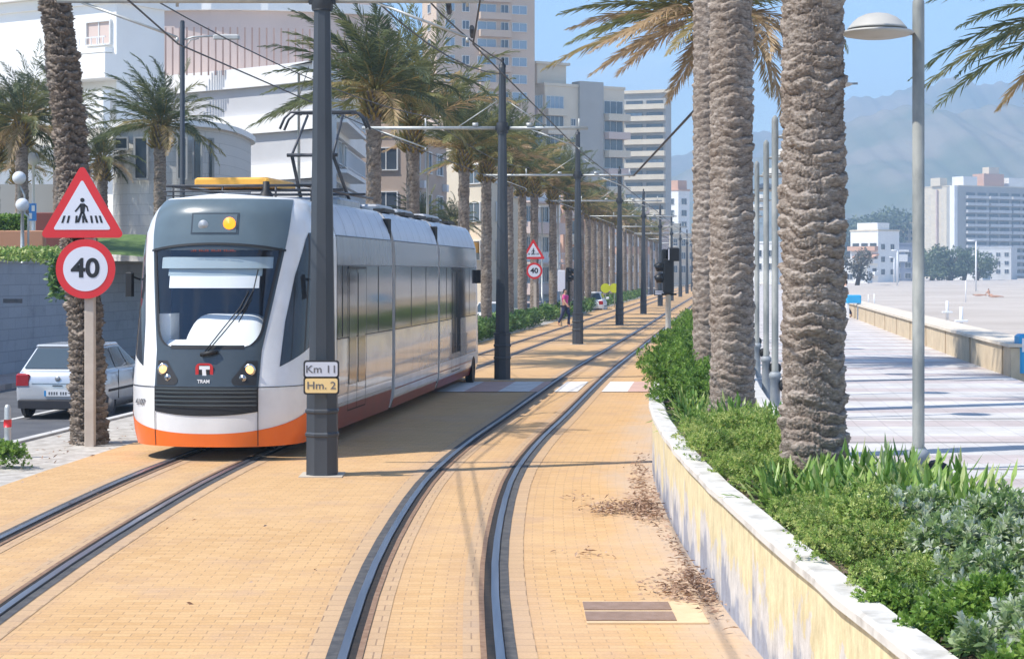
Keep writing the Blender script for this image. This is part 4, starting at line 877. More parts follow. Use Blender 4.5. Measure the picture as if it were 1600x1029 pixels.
# right row, in the planter
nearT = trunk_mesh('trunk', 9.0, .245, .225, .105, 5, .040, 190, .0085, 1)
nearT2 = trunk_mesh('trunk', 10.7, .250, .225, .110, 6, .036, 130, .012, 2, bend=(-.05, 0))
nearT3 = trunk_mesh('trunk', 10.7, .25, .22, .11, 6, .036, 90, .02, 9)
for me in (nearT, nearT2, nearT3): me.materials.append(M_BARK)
RY = [14.5, 21.3, 28.2, 35.5, 42.5]
for i, y in enumerate(RY):
    x = [px(1271, 14.5), px(1144, 21.3), px(1108, 28.2)][i] if i < 3 else mid(y)+4.72
    lab = ['thick rough palm trunk nearest the camera, between the lamp post and the other trunks', 'second palm trunk in the planter, standing in front of a thinner one', 'third palm in the planter, its trunk half hidden behind the second'][i] if i < 3 else ('palm in the planter with drooping yellowish crown, %s from the camera' % ORD[i] if i < 9 else 'far palm hidden down the planter row')
    palm(x, y, .68, [8.98, 10.6, 10.6, 10.4, 7.7][i], lab, 'palms in the raised planter', tr=[nearT, nearT2, nearT3][i] if i < 3 else None, cr=(CR+[CR[3]])[(3, 1, 2, 2, 3)[i]] if i < 5 else CRL[i % 2], cs=[1.0, .95, .95, 1.0, 1.32][i])
# left row along the verge
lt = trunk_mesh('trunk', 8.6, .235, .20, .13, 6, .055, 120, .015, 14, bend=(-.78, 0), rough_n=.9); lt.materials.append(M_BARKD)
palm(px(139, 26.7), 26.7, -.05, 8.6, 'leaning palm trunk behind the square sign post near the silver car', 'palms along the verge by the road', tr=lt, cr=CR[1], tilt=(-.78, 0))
LYP = [(48, 7.2), (54, 6.75), (64.5, 6.75), (70.5, 6.7), (78.5, 6.9), (84, 6.7), (89.5, 6.9), (96.5, 6.8), (106, 6.8), (114.5, 6.8), (120, 6.7), (125, 6.7), (131, 6.8), (137, 6.8), (144, 6.8), (152, 6.8), (160, 6.9), (169, 6.8), (178, 6.9), (188, 6.8), (199, 6.8), (212, 6.8), (226, 6.8)]
for i, (y, h) in enumerate(LYP):
    x = [px(584, 48), px(645, 54), px(725, 64.5), px(760, 70.5), px(795, 78.5), px(816, 84), px(835, 89.5)][i] if i < 7 else mid(y)-4.12
    palm(x, y, -.05, h, 'date palm behind the tram in the row along the verge, %s from the leaning palm' % ORD[i] if i < 14 else 'distant date palm in the hazy far end of the verge row', 'palms along the verge by the road', cr=CR[0] if i == 0 else CRU[i % 4] if i < 9 else CRL[i % 4], rz=i, cs=[1.25, 1.2, 1.05, 1.0][i] if i < 4 else .8+.3*((i*37) % 10)/10)
# far side of the road
for i, (x, y, row, cs, k) in enumerate(((250, 60, 195, 1.0, 0), (34, 58, 190, 1.0, 2), (92, 66, 175, .95, 1), (-10, 60, 215, 1.0, 0), (160, 70, 250, .8, 2), (655, 90, 345, .8, 0), (30, 72, 260, .9, 1), (708, 96, 350, .75, 2))):
    z0 = 2.6 if x < 300 else -.3
    palm(px(x, y), y, z0, pz(row, y)-z0, ['lone palm with windswept crown in front of the round grey pavilion', 'palm on the terrace beyond the globe lamps, with yellowish lower fronds', 'palm on the terrace behind the leaning trunk', 'palm at the picture edge on the terrace behind the globe lamps', 'low palm with drooping fronds beside the pavilion behind the triangle sign', 'short dark palm behind the tram roof, nearer the thick trunks', 'shaded palm in the clump above the globe lamps', 'short palm behind the rear of the tram roof'][i], 'palms beyond the road', cr=CR[k], rz=i*2, cs=cs)
# palm over the promenade whose fronds hang into view
palm(px(1745, 24), 24, .3, pz(25, 24)-.3, 'palm on the promenade side whose fronds hang in from the picture edge', 'palms on the promenade', cr=CR[2], cs=1.08)
# ---- shrubs
M_LFG = leaf_mat('glossy green leaves', [(0, (.07, .14, .025)), (.5, (.17, .31, .05)), (1, (.36, .50, .11))], rough=.38, trans=.4)
M_LFS = leaf_mat('grey green leaves', [(0, (.12, .20, .06)), (.5, (.25, .36, .13)), (.8, (.42, .50, .28)), (1, (.62, .66, .55))], rough=.35, trans=.4)
M_LFY = leaf_mat('yellow green leaves', [(0, (0.123, 0.210, 0.035)), (.5, (0.280, 0.420, 0.088)), (1, (0.560, 0.600, 0.210))], rough=.45, trans=.35)
M_LFB = leaf_mat('strap leaves', [(0, (.07, .15, .03)), (.5, (.15, .29, .05)), (.9, (.36, .50, .12)), (1, (.46, .52, .20))], rough=.38, trans=.4)
M_LFD = leaf_mat('dark hedge leaves', [(0, (0.052, 0.105, 0.035)), (.5, (0.105, 0.210, 0.052)), (1, (0.228, 0.350, 0.088))], rough=.5, trans=.3)
M_TWIG = mat('twigs', (.10, .075, .05), rough=.9)
def rosette_shrub(name, seed, m, rx, rz_, nros, nleaf, L, W, tone=(.1, .9), open_=.9, tier=1):
    r_ = np.random.RandomState(seed); P = []; D = []; N = []; T = []; LL = []
    lumps = [(r_.uniform(-.55, .55)*rx, r_.uniform(-.55, .55)*rx, r_.uniform(.35, .8)*rz_, r_.uniform(.35, .6)*rx) for _ in range(7)]
    b = MB()
    for i in range(nros):
        lx, ly, lz, lr = lumps[r_.randint(7)]
        v = r_.normal(0, 1, 3); v /= np.linalg.norm(v); v[2] = abs(v[2])*.9+.02*r_.normal(); rr = lr*r_.uniform(.7, 1.06)
        p = np.array([lx+v[0]*rr, ly+v[1]*rr, lz+v[2]*rr*.75]); 
        if r_.rand() < .25: p = p*np.array([1, 1, r_.uniform(.3, .9)])
        ax = v*.75+np.array([0, 0, .55])+r_.uniform(-.3, .3, 3); ax /= np.linalg.norm(ax)
        a1 = np.cross(ax, [.3, .8, .1]); a1 /= np.linalg.norm(a1); a2 = np.cross(ax, a1); bt = r_.uniform(*tone); 
        if i % 3 == 0: b.tube([tuple(p-ax*L*2.2), tuple(p)], .004, 3, caps=False)
        for k in range(nleaf):
            th = k*2.4+r_.uniform(-.3, .3); lv = k/nleaf; d = (a1*math.cos(th)+a2*math.sin(th))*(open_*(1.15-lv*.9))+ax*(.35+lv*1.1)
            P.append(p-ax*L*.7*(1-lv)); D.append(d); N.append(ax+.2*r_.normal(0, 1, 3)); T.append(np.clip(bt+r_.uniform(-.16, .16)+.15*lv, 0, 1)); LL.append(L*r_.uniform(.7, 1.15)*(1-.3*lv))
    me = leaf_mesh('leaves', P, D, N, LL, W, T, m, fold=.18, bend=.12, wide=.62); o = b.build('s', M_TWIG); tw = o.data; bpy.data.objects.remove(o); return me, tw
def strap_clump(seed, n=150, L=.48, W=.044, R_=.22):
    r_ = np.random.RandomState(seed); P = []; D = []; N = []; T = []; LL = []
    b = []; 
    for i in range(n):
        az = r_.uniform(0, 2*math.pi); el = r_.uniform(.45, 1.45); d = Vector((math.cos(az)*math.cos(el), math.sin(az)*math.cos(el), math.sin(el))); p = Vector((r_.uniform(-R_, R_), r_.uniform(-R_, R_), .02)); l = L*r_.uniform(.6, 1.1); t0 = r_.uniform(.1, .95)
        ns = 5; 
        for k in range(ns):
            dd = (d+Vector((0, 0, -1))*.24*k*(1.35-math.sin(el))).normalized(); P.append(p.copy()); D.append(dd); N.append(Vector((-dd.y, dd.x, 0)).cross(dd)+Vector(r_.uniform(-.15, .15, 3))); T.append(np.clip(t0+.08*k-.1, 0, 1)); LL.append(l/ns*1.75); p = p+dd*(l/ns)
    return leaf_mesh('leaves', P, D, N, LL, W, T, M_LFB, fold=.2, bend=.0, wide=.45)
V_SIL = [rosette_shrub('s', 50+i, M_LFS, .55, .58, 560, 10, .082, .032, (.15, 1.0)) for i in range(3)]
V_GRN = [rosette_shrub('g', 60+i, M_LFG, .55, .50, 620, 9, .068, .031, (.1, .9)) for i in range(2)]
V_FIN = [rosette_shrub('f', 70+i, M_LFY, .52, .48, 1200, 9, .040, .015, (.05, .95)) for i in range(2)]
V_FAR = [rosette_shrub('d', 80+i, M_LFG, .62, .6, 420, 8, .075, .034, (.0, .85)) for i in range(2)]
V_STR = [strap_clump(90+i, n=[150, 110, 190][i], L=[.50, .42, .56][i]) for i in range(3)]
def shrub(kind, x, y, z, s, lab, group, rz=0):
    t = empty('shrub' if kind != 'strap' else 'strap_leaf_plant', (x, y, z), lab, 'shrub' if kind != 'strap' else 'plant', group, rz)
    if kind == 'strap': s *= .84; c = link('leaves', V_STR[int(rz*10) % 3], t); c.scale = (s,)*3; return t
    V = {'silver': V_SIL, 'green': V_GRN, 'fine': V_FIN, 'far': V_FAR}[kind]; me, tw = V[int(rz*10) % len(V)]
    c = link('leaves', me, t); c.scale = (s,)*3; link('stem', STEM, t); return t
_b = MB(); _b.tube([(0, 0, 0), (.02, 0, .06), (0, .02, .13)], [.03, .02, .01], 6); _o = _b.build('stem', M_TWIG); STEM = _o.data; bpy.data.objects.remove(_o)
cnt = {}
desc = {'silver': 'grey green broad leaved shrub in the planter, %s counted from the camera', 'green': 'glossy bright green shrub in the planter, %s counted from the camera', 'fine': 'fine leaved yellowish green shrub in the planter, %s counted from the camera', 'strap': 'clump of bright arching strap leaves in the planter, %s from the camera', 'far': 'leafy green bush in the far planter bed, %s past the second palm'}
def S2(kind, o, y, s=1.0, dz=0):
    cnt[kind] = cnt.get(kind, 0)+1; n = cnt[kind]-1
    shrub(kind, mid(y)+o, y, .66+dz, s, desc[kind] % ORD[n], 'planter bed plants', rz=rnd.uniform(0, 6.2))
for o, y, s in ((4.45, 5.6, .9), (5.0, 5.9, 1.0), (4.9, 7.0, 1.05), (5.25, 8.1, 1.05), (4.75, 8.3, .8), (5.3, 9.4, 1.0), (4.85, 9.7, .8), (5.2, 10.7, .9), (4.72, 10.5, .72), (4.95, 11.3, .8), (4.55, 9.1, .72), (4.5, 8.0, .78), (4.6, 6.4, .8)): S2('silver', o, y, s)
for o, y, s in ((4.25, 6.5, .75), (4.35, 7.4, .78), (4.28, 8.5, .68), (5.55, 7.3, .9), (4.25, 9.3, .5)): S2('green', o, y, s)
for o, y, s in ((4.38, 9.6, .70), (4.34, 10.5, .72), (4.62, 11.3, .85), (4.28, 11.5, .6), (4.30, 12.4, .6), (4.35, 15.0, .7), (4.28, 17.0, .7), (4.5, 14.4, .8), (4.85, 15.8, .95), (4.4, 16.0, .8), (4.75, 17.4, 1.0), (4.35, 18.0, .75), (4.45, 19.2, .7)): S2('fine', o, y, s)
for o, y, s in ((5.15, 11.7, 1.05), (5.3, 12.5, 1.2), (4.95, 12.4, 1.15), (5.15, 13.2, 1.2), (4.65, 12.9, 1.0), (4.85, 13.7, 1.1), (4.4, 13.3, .85), (4.55, 12.2, .85), (5.3, 13.9, 1.0), (4.4, 20.6, .9), (4.75, 20.0, 1.0), (5.0, 19.2, 1.0), (5.15, 20.1, 1.0), (4.4, 21.8, .9)): S2('strap', o, y, s)
for i, (o, y, s) in enumerate(((4.35, 23.4, .75), (4.6, 24.7, .85), (4.2, 25.8, .8), (4.5, 27.2, .9), (4.15, 28.6, .9), (4.5, 30.2, 1.0), (4.1, 31.6, .9), (4.45, 33.2, 1.0), (4.1, 35.0, .95), (4.4, 37.4, 1.0), (4.1, 39.8, 1.0), (4.4, 42.5, 1.0), (4.1, 45.4, .95), (4.4, 48.5, 1.0), (4.1, 52, 1.0), (4.4, 56, 1.0), (4.1, 60, 1.0), (4.2, 65, 1.0), (4.2, 71, 1.0))): S2('far', o, y, s)
# hedges
def hedge(name, o0, o1, y0, y1, z0, z1, n, L, W, lab, m=M_LFD, seed=1, kind=None):
    r_ = np.random.RandomState(seed); y = y0+(y1-y0)*r_.rand(n)**1.25; o = r_.uniform(o0, o1, n); top = z0+(z1-z0)*(.78+.18*np.sin(y*1.7)+.1*np.sin(y*4.3+o*3)); u = r_.rand(n)**.45; z = z0+(top-z0)*u
    x = np.array([mid(q) for q in y])+o; P = np.stack([x, y, z], 1); D = r_.normal(0, 1, (n, 3)); D[:, 2] = np.abs(D[:, 2])*.8; N = r_.normal(0, 1, (n, 3)); N[:, 2] += 1.2
    me = leaf_mesh(name, P, D, N, L*r_.uniform(.7, 1.3, n), W, np.clip(.45+.3*np.sin(y*.9+o*2)+r_.uniform(-.3, .3, n), 0, 1), m)
    return tag(link(name, me), lab, 'hedge')
hedge('hedge', -4.6, -3.6, 62, 87, -.05, .75, 17000, .15, .07, 'low green hedge between the palm trunks and the track behind the mast')
hedge('hedge', -4.7, -3.6, 92, 190, -.05, .75, 14000, .2, .1, 'long low hedge beyond the distant speed sign', seed=2)
b_ = rosette_shrub('b', 99, M_LFG, .42, .45, 420, 9, .05, .024, (.1, .9)); t = empty('small_bush', (px(2, 23.4), 23.4, -.05), 'small round green bush at the kerb by the bollard', 'bush'); c = link('leaves', b_[0], t)
c.scale = (.85, .85, .85)
# dry leaves
r_ = np.random.RandomState(4); P = []; 
for (o, y, so, sy, n) in ((3.72, 19.0, .09, .45, 420), (3.45, 19.0, .16, .22, 260), (3.78, 20.6, .07, 1.0, 160), (3.82, 14.3, .08, .4, 330), (3.66, 14.2, .10, .25, 120), (3.8, 22.8, .06, 1.2, 80), (3.86, 16.5, .04, 2.0, 120), (3.0, 19.9, .15, .2, 14), (3.1, 16.1, .12, .12, 16), (1, 18, 1.5, 5, 12), (-1.2, 19, 1.5, 4, 8), (-4.2, 26, .4, 2, 60)):
    for k in range(n): yy = y+r_.normal()*sy; oo = min(o+r_.normal()*so, 3.93); P.append((mid(yy)+oo, yy, .022+abs(r_.normal())*.012*(3 if n > 150 else 1)))
n = len(P); D = r_.normal(0, 1, (n, 3)); D[:, 2] *= .2; N = r_.normal(0, .45, (n, 3)); N[:, 2] += 1
M_DRY = leaf_mat('dry leaves', [(0, (.22, .13, .085)), (.5, (.38, .24, .16)), (1, (.52, .38, .27))], rough=.8, trans=.1)
tag(link('fallen_leaves', leaf_mesh('fallen_leaves', P, D, N, r_.uniform(.03, .10, n), .025, r_.rand(n), M_DRY, fold=.3)), kind='stuff')
r_ = np.random.RandomState(12); n = 900; yy = r_.uniform(5, 26, n); oo = r_.uniform(4.12, 5.28, n)
P = np.stack([np.array([mid(q) for q in yy])+oo, yy, np.full(n, .715)+r_.rand(n)*.02], 1); D = r_.normal(0, 1, (n, 3)); D[:, 2] *= .25; N = r_.normal(0, .4, (n, 3)); N[:, 2] += 1
tag(link('leaf_litter', leaf_mesh('leaf_litter', P, D, N, r_.uniform(.03, .11, n), .025, r_.rand(n), M_DRY, fold=.3)), kind='stuff')
# ================================================================ BUILDINGS
def wallm(name, c, c2=None, **k): return mat(name, c, c2 or tuple(x*.9 for x in c), rough=.85, scale=.35, **k)
B_WHITE = wallm('white render', (.84, .83, .80), (.78, .77, .74)); B_GREYW = wallm('pale grey render', (.60, .60, .59)); B_CREAM = wallm('cream render', (.66, .58, .45)); B_PINK = wallm('salmon render', (.62, .38, .27)); B_BROWN = wallm('brown render', (.46, .36, .29)); B_STONE = wallm('grey stone', (.40, .39, .36))
B_TOWER = wallm('tower render', (.60, .46, .35)); B_SALM = wallm('pinkish wall', (.64, .51, .45)); B_TERR = wallm('terracotta planter', (.42, .21, .12))
B_GLASS = mat('window glass', (.05, .065, .085), rough=.12, spec=.9); B_GLASSB = mat('bluish glazing', (.22, .30, .38), rough=.2, spec=.8); B_FRAME = mat('window frame', (.68, .68, .66), rough=.6); B_DARK = mat('dark recess', (.09, .085, .08), rough=.9)
B_SLAT = mat('brown slats', (.34, .22, .18), (.42, .29, .24), rough=.8, scale=1); B_RAIL = mat('white railing', (.66, .66, .66), rough=.6)
_wc = {}
def win_mesh(w, h, frame, glass, mull=1, deep=.12):
    k = (w, h, frame.name, glass.name, mull)
    if k in _wc: return _wc[k]
    b = MB(); t = .07
    b.box(-w/2-t, w/2+t, -deep, .0, h, h+t, 0); b.box(-w/2-t, w/2+t, -deep*1.3, .0, -t, 0, 0); b.box(-w/2-t, -w/2, -deep, 0, 0, h, 0); b.box(w/2, w/2+t, -deep, 0, 0, h, 0)
    for i in range(mull): x = -w/2+w*(i+1)/(mull+1); b.box(x-.03, x+.03, -.06, 0, 0, h, 0)
    b.add([(-w/2, -.03, 0), (w/2, -.03, 0), (w/2, -.03, h), (-w/2, -.03, h)], [(0, 1, 2, 3)], 1)
    o = b.build('window', [frame, glass]); me = o.data; bpy.data.objects.remove(o); _wc[k] = me; return me
def balc_mesh(w, d, h, m1, m2=None, rail=False):
    k = ('b', w, d, h, m1.name, rail)
    if k in _wc: return _wc[k]
    b = MB(); b.box(0, w, -d, -.004, -.18, 0, 0)
    if rail:
        b.box(0, w, -d, -d+.04, h-.06, h, 1); b.box(0, w, -d, -d+.04, .1, .15, 1)
        for i in range(int(w/.35)+1): b.box(i*.35, i*.35+.05, -d+.005, -d+.035, .15, h-.06, 1)
    else: b.box(0, w, -d, -d+.15, 0.001, h, 0); b.box(0, .15, -d+.151, -.004, 0.001, h, 0); b.box(w-.15, w, -d+.151, -.004, 0.001, h, 0)
    o = b.build('balcony', [m1, m2 or m1]); me = o.data; bpy.data.objects.remove(o); _wc[k] = me; return me
class Bld:
    """box building; the near corner stands at column cpx, distance d; x runs along the right hand face, y along the left hand face"""
    def __init__(s, cpx, d, a, wr, wl, z0, z1, m, lab, roofm=None, group=None, cat='building', name='apartment_building'):
        s.t = empty(name, (px(cpx, d), d, z0), lab, cat, group, R(a)); s.wr = wr; s.wl = wl; s.h = z1-z0
        b = MB(); b.box(0, wr, 0, wl, 0, s.h); s.w = b.build('wall', m, s.t)
        b = MB(); b.box(-.15, wr+.15, -.15, wl+.15, s.h+.002, s.h+.45); s.r = b.build('roof_parapet', roofm or m, s.t)
    def win(s, face, u, z, w, h, frame=None, glass=None, mull=1):
        me = win_mesh(w, h, frame or B_FRAME, glass or B_GLASS, mull)
        if face == 'r': return link('window', me, s.t, (u, 0, z))
        return link('window', me, s.t, (0, u, z), (0, 0, R(-90)))
    def bal(s, face, u, z, w, d=1.2, h=1.0, m1=None, m2=None, rail=False):
        me = balc_mesh(w, d, h, m1 or B_WHITE, m2 or B_RAIL, rail)
        if face == 'r': return link('balcony', me, s.t, (u, 0, z))
        return link('balcony', me, s.t, (0, u+w, z), (0, 0, R(-90)))
    def box(s, name, x0, x1, y0, y1, z0, z1, m): b = MB(); b.box(x0, x1, y0, y1, z0, z1); return b.build(name, m, s.t)
# tall tower
T = Bld(682, 290, 20, 16.4, 7.5, 0, 56, B_TOWER, 'tall brownish apartment tower rising above the palms behind the near mast')
for k in range(8):
    z = 24.6+k*2.75+5
    for u, w, g in ((2.2, 1.5, B_GLASSB), (4.8, 1.1, B_GLASS), (8.3, 3.0, B_GLASSB), (11.3, 1.2, B_GLASS), (13.8, 2.4, B_GLASSB)): T.win('r', u, z, w, 1.3, B_FRAME, g)
    T.win('l', 3.6, z, 1.4, 1.3)
    T.bal('r', 7.0, z-.9, 5.2, .9, .9, B_TOWER)
# cream block with glazed balconies
C = Bld(851, 300, 30, 15.4, 25, 0, 32.6, B_CREAM, 'cream apartment block with glazed top balconies and a roof box, right of the tower')
C.box('roof_house', -.5, 5.0, 1.5, 16, 33.05, 36.2, B_CREAM); C.box('roof_slab', -1.0, 5.5, 1.0, 17, 36.2, 36.6, B_CREAM)
for k in range(9):
    z = 29.0-k*3.0
    g = B_GLASSB if k in (0, 3) else B_GLASS
    for q in range(5): C.win('l', 2.6+q*4.7, z, 4.2, 1.9 if k else 2.1, B_FRAME, g, 4)
    C.bal('l', .2, z-1.1, 24, 1.2, .95, B_CREAM if k % 3 else B_SALM)
    C.win('r', 1.9, z, 3.2, 1.9, B_FRAME, g, 3); C.bal('r', 0.0, z-1.1, 3.7, 1.2, .95, B_CREAM)
    if k: C.win('r', 5.4, z+.3, .8, 1.1)
    C.win('r', 13.2, z-.4, 3.6, 2.0, B_FRAME, B_GLASS, 2); C.bal('r', 11.4, z-1.5, 4.2, 1.6, .95, B_SALM if k % 2 else B_CREAM)
C.box('stair_tower', 6.4, 11.0, -.5, 2, 0, 33.6, B_STONE)
# striped balcony block
D_ = Bld(1040, 430, 70, 5, 10.2, 0, 43.5, B_STONE, 'tall narrow block striped with cream balconies, left of the planter palms')
for k in range(14):
    z = 41.3-k*2.72
    D_.bal('l', 0, z-.9, 10.2, 1.3, 1.0, B_CREAM)
    for q in range(2): D_.win('l', 2.6+q*4.9, z-.6, 3.8, 1.5, B_DARK, B_GLASSB if (k*2+q) % 7 == 3 else B_GLASS, 2)
D_.box('roof_slab', -.6, 5.3, -1.6, 10.6, 43.97, 44.7, B_CREAM)
P_ = Bld(1060, 480, 45, 4.5, 5.2, 0, 23.5, B_WHITE, 'small distant pink topped block beside the planter palm trunks', B_PINK)
for k in range(6): P_.win('l', 2.6, 20-k*3, 2.4, 1.5); P_.win('r', 2.2, 20-k*3, 2.0, 1.5)
P_.box('roof_house', .4, 4, .5, 4.8, 23.96, 26.2, B_PINK)
# flats behind the palm row
def flats(cpx, d, a, wr, wl, z1, m, lab, step=2.9, wstep=3.1, m2=None, bal=True, z0=-.3, g=None):
    X = Bld(cpx, d, a, wr, wl, z0, z1, m, lab); n = max(1, int((z1-z0-1)/step))
    for k in range(n):
        z = (z1-z0)-2.3-k*step
        for q in range(max(1, int(wr/wstep))): X.win('r', 1.6+q*wstep, z, 1.5, 1.4, B_FRAME, g or B_GLASS)
        for q in range(max(1, int(wl/wstep))): X.win('l', 1.6+q*wstep, z, 1.5, 1.4, B_FRAME, g or B_GLASS)
        if bal:
            X.bal('r', .3, z-1.0, wr-.6, 1.0, .9, m2 or m, B_RAIL, rail=(k % 2 == 0)); X.bal('l', .3, z-1.0, wl-.6, 1.0, .9, m2 or m, B_RAIL, rail=(k % 2 == 1))
    for q in range(max(1, int(wr/wstep))):
        if q % 2 == 0: X.box('air_conditioner', 2.6+q*wstep, 3.2+q*wstep, -.32, -.01, X.h-3.4, X.h-2.9, B_RAIL)
    if bal and n > 1: X.box('awning', -1.3, -.02, 1.0, 3.6, X.h-step-.3, X.h-step-.1, (M_YEL, B_PINK, B_RAIL)[int(cpx) % 3])
    X.box('roof_house', wr*.2, wr*.6, wl*.2, wl*.6, X.h+.46, X.h+2.6, m2 or m)
    b = MB(); b.tube([(wr*.7, wl*.3, X.h+.4), (wr*.7, wl*.3, X.h+3.4)], .05, 5); b.box(wr*.7-.7, wr*.7+.7, wl*.3-.03, wl*.3+.03, X.h+3.0, X.h+3.06); b.build('aerial', M_AL, X.t)
    return X
flats(640, 122, 78, 10, 9, 11.5, B_BROWN, 'brown shaded block between the white building and the thick palm trunk', bal=False)
flats(700, 150, 55, 8, 8.5, 13.4, B_CREAM, 'cream block with glazed balconies behind the rear of the tram', m2=B_SALM, g=B_GLASSB)
t = flats(762, 140, 40, 3.5, 5.0, 11.5, B_CREAM, 'bright cream house with a yellow awning, seen past the tram rear', bal=False)
t.box('awning', -1.2, -.02, 1.0, 4.6, 4.2, 5.0, M_YEL)
flats(812, 175, 60, 8, 9, 12.5, B_WHITE, 'pale block hidden among the palm trunks right of the second mast', m2=B_SALM)
flats(880, 205, 55, 6, 10, 11.9, B_PINK, 'salmon block with small dark windows behind the speed sign', m2=B_CREAM)
flats(905, 235, 60, 8, 5, 10.8, B_CREAM, 'cream low block directly right of the salmon block')
flats(958, 270, 50, 8, 9, 11.5, B_WHITE, 'whitish block among the far palm trunks, mid row', m2=B_PINK)
flats(1000, 330, 50, 9, 9, 11.5, B_SALM, 'pinkish grey block near the far end of the palm row', bal=False)
flats(1048, 400, 50, 12, 12, 10.5, B_CREAM, 'low cream block at the very end of the palm row', bal=False)
# ---- white building with curved terraces
W = empty('white_building', (px(510, 88), 88, 0), 'large white building with curved terraces and slatted railing behind the tram', 'building')
W0 = Vector(W.location)
def arcpts(cx, cy, r_, a0, a1, n=18): return [(cx+r_*math.cos(R(a0+(a1-a0)*k/n)), cy+r_*math.sin(R(a0+(a1-a0)*k/n))) for k in range(n+1)]
def wprism(name, poly, z0, z1, m): b = MB(); b.M = Matrix.Translation(-W0); b.prism(poly, z0, z1); return b.build(name, m, W)
def facade(o):           # outline grown outwards by o metres: convex front, straight right side
    x0, y0 = px(510, 88), 88.0; pts = []
    for k in range(19):
        u = k/18; x = x0-24*(1-u)*.93; y = y0+16.5*(1-u)**.8-2.2*math.sin(math.pi*u)*.0
        pts.append((x-o*.62, y-o*.78))
    pts += [(x0+o, y0-o*.5), (x0+o, 112), (-30, 120)]; return pts
zr = lambda row, d=87.5: pz(row, d)
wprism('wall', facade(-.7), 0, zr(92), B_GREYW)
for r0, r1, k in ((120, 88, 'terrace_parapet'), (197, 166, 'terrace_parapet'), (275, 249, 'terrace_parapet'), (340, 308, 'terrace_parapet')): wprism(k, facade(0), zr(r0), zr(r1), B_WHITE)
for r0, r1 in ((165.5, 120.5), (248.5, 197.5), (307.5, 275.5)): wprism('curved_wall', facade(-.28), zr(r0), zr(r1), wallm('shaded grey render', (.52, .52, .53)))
FP = facade(-.28)
for k, (r_b, r_t, w_) in enumerate(((160, 128, 2.4), (243, 206, 2.6), (302, 281, 2.2))):
    for i in (4, 8, 12):
        p_, q_ = FP[i], FP[i+1]; th = math.atan2(q_[1]-p_[1], q_[0]-p_[0]); nx, ny = math.sin(th), -math.cos(th)
        if (i+k) % 3 == 0: continue
        link('window', win_mesh(w_, zr(r_t)-zr(r_b), B_FRAME, B_GLASS if k else B_GLASSB, 2), W, Vector(((p_[0]+q_[0])/2+nx*.02, (p_[1]+q_[1])/2+ny*.02, zr(r_b)))-W0, (0, 0, th))
# set back salmon storey with slats
def inner(o): cx, cy, r_ = px(330, 95), 113, 16.0+o; return arcpts(cx, cy, r_, -158, -58)+[(cx+8.5+o, 116), (-28, 118)]
wprism('upper_storey', inner(0), zr(92)+.01, pz(8, 95), B_SALM)
wprism('upper_storey_top', inner(.3), pz(8, 95)+.005, pz(-8, 95), B_WHITE); wprism('penthouse', inner(-1.5), pz(-8, 95)+.01, pz(-60, 95), B_SALM)
b = MB(); b.M = Matrix.Translation(-W0); z0, z1 = zr(87), pz(41, 93)
ap = arcpts(px(330, 95), 111, 17.6, -150, -60, 76)
for p in ap: b.box(p[0]-.035, p[0]+.035, p[1]-.035, p[1]+.035, z0-.3, z1)
o = b.build('slat_railing', B_SLAT, W)
for k in range(9):
    p = arcpts(px(330, 95), 111, 14.55, -150, -60, 9)[k]; a = -150+90*k/9+90
    link('window', win_mesh(1.7, 1.5, B_FRAME, B_GLASS, 1), W, Vector((p[0], p[1], pz(-10, 95)+.4))-W0, (0, 0, R(a)))
for zrow, h in ((303, 1.15), (158, .8), (238, 1.1)):
    for q in range(4):
        link('window', win_mesh(1.6, h, B_FRAME, B_GLASSB, 1), W, (-.30+.55-.5, 2.2+q*3.2, zr(zrow)), (0, 0, R(90)))
    link('balcony', balc_mesh(11.5, .9, .95, B_WHITE, B_RAIL, True), W, (.0, 1.0, zr(zrow)-.7), (0, 0, R(90)))
# left wing of the white building
b = Bld(182, 80, 58, 3.0, 11, 0, zr(24, 84), B_WHITE, 'white wing with a recessed window and brown slatted roof at the far left', name='white_building')
V = b
V.win('l', 1.0, zr(84, 84), 1.35, .95, B_FRAME, B_SALM); V.bal('l', .2, zr(92, 84), 1.9, .5, .5, B_WHITE, B_RAIL, True)
V.box('roof_slab', -.5, 3, -.3, 9.5, zr(24, 84)+.46, zr(24, 84)+.8, B_WHITE)
bb = MB()
for k in range(46): bb.box(-.35, -.25, .1+k*.2, .2+k*.2, zr(24, 84)+.81, zr(-6, 84))
bb.build('slat_railing', B_SLAT, V.t); V.box('upper_storey', .3, 3, 2, 9, zr(24, 84)+.81, zr(-30, 84), B_SALM)
V.box('lower_terrace', -1.2, -.01, -.5, 9.2, zr(140, 84), zr(104, 84), B_WHITE); V.box('lower_terrace', -1.6, -1.21, -.8, 9.2, zr(215, 84), zr(160, 84), B_WHITE)
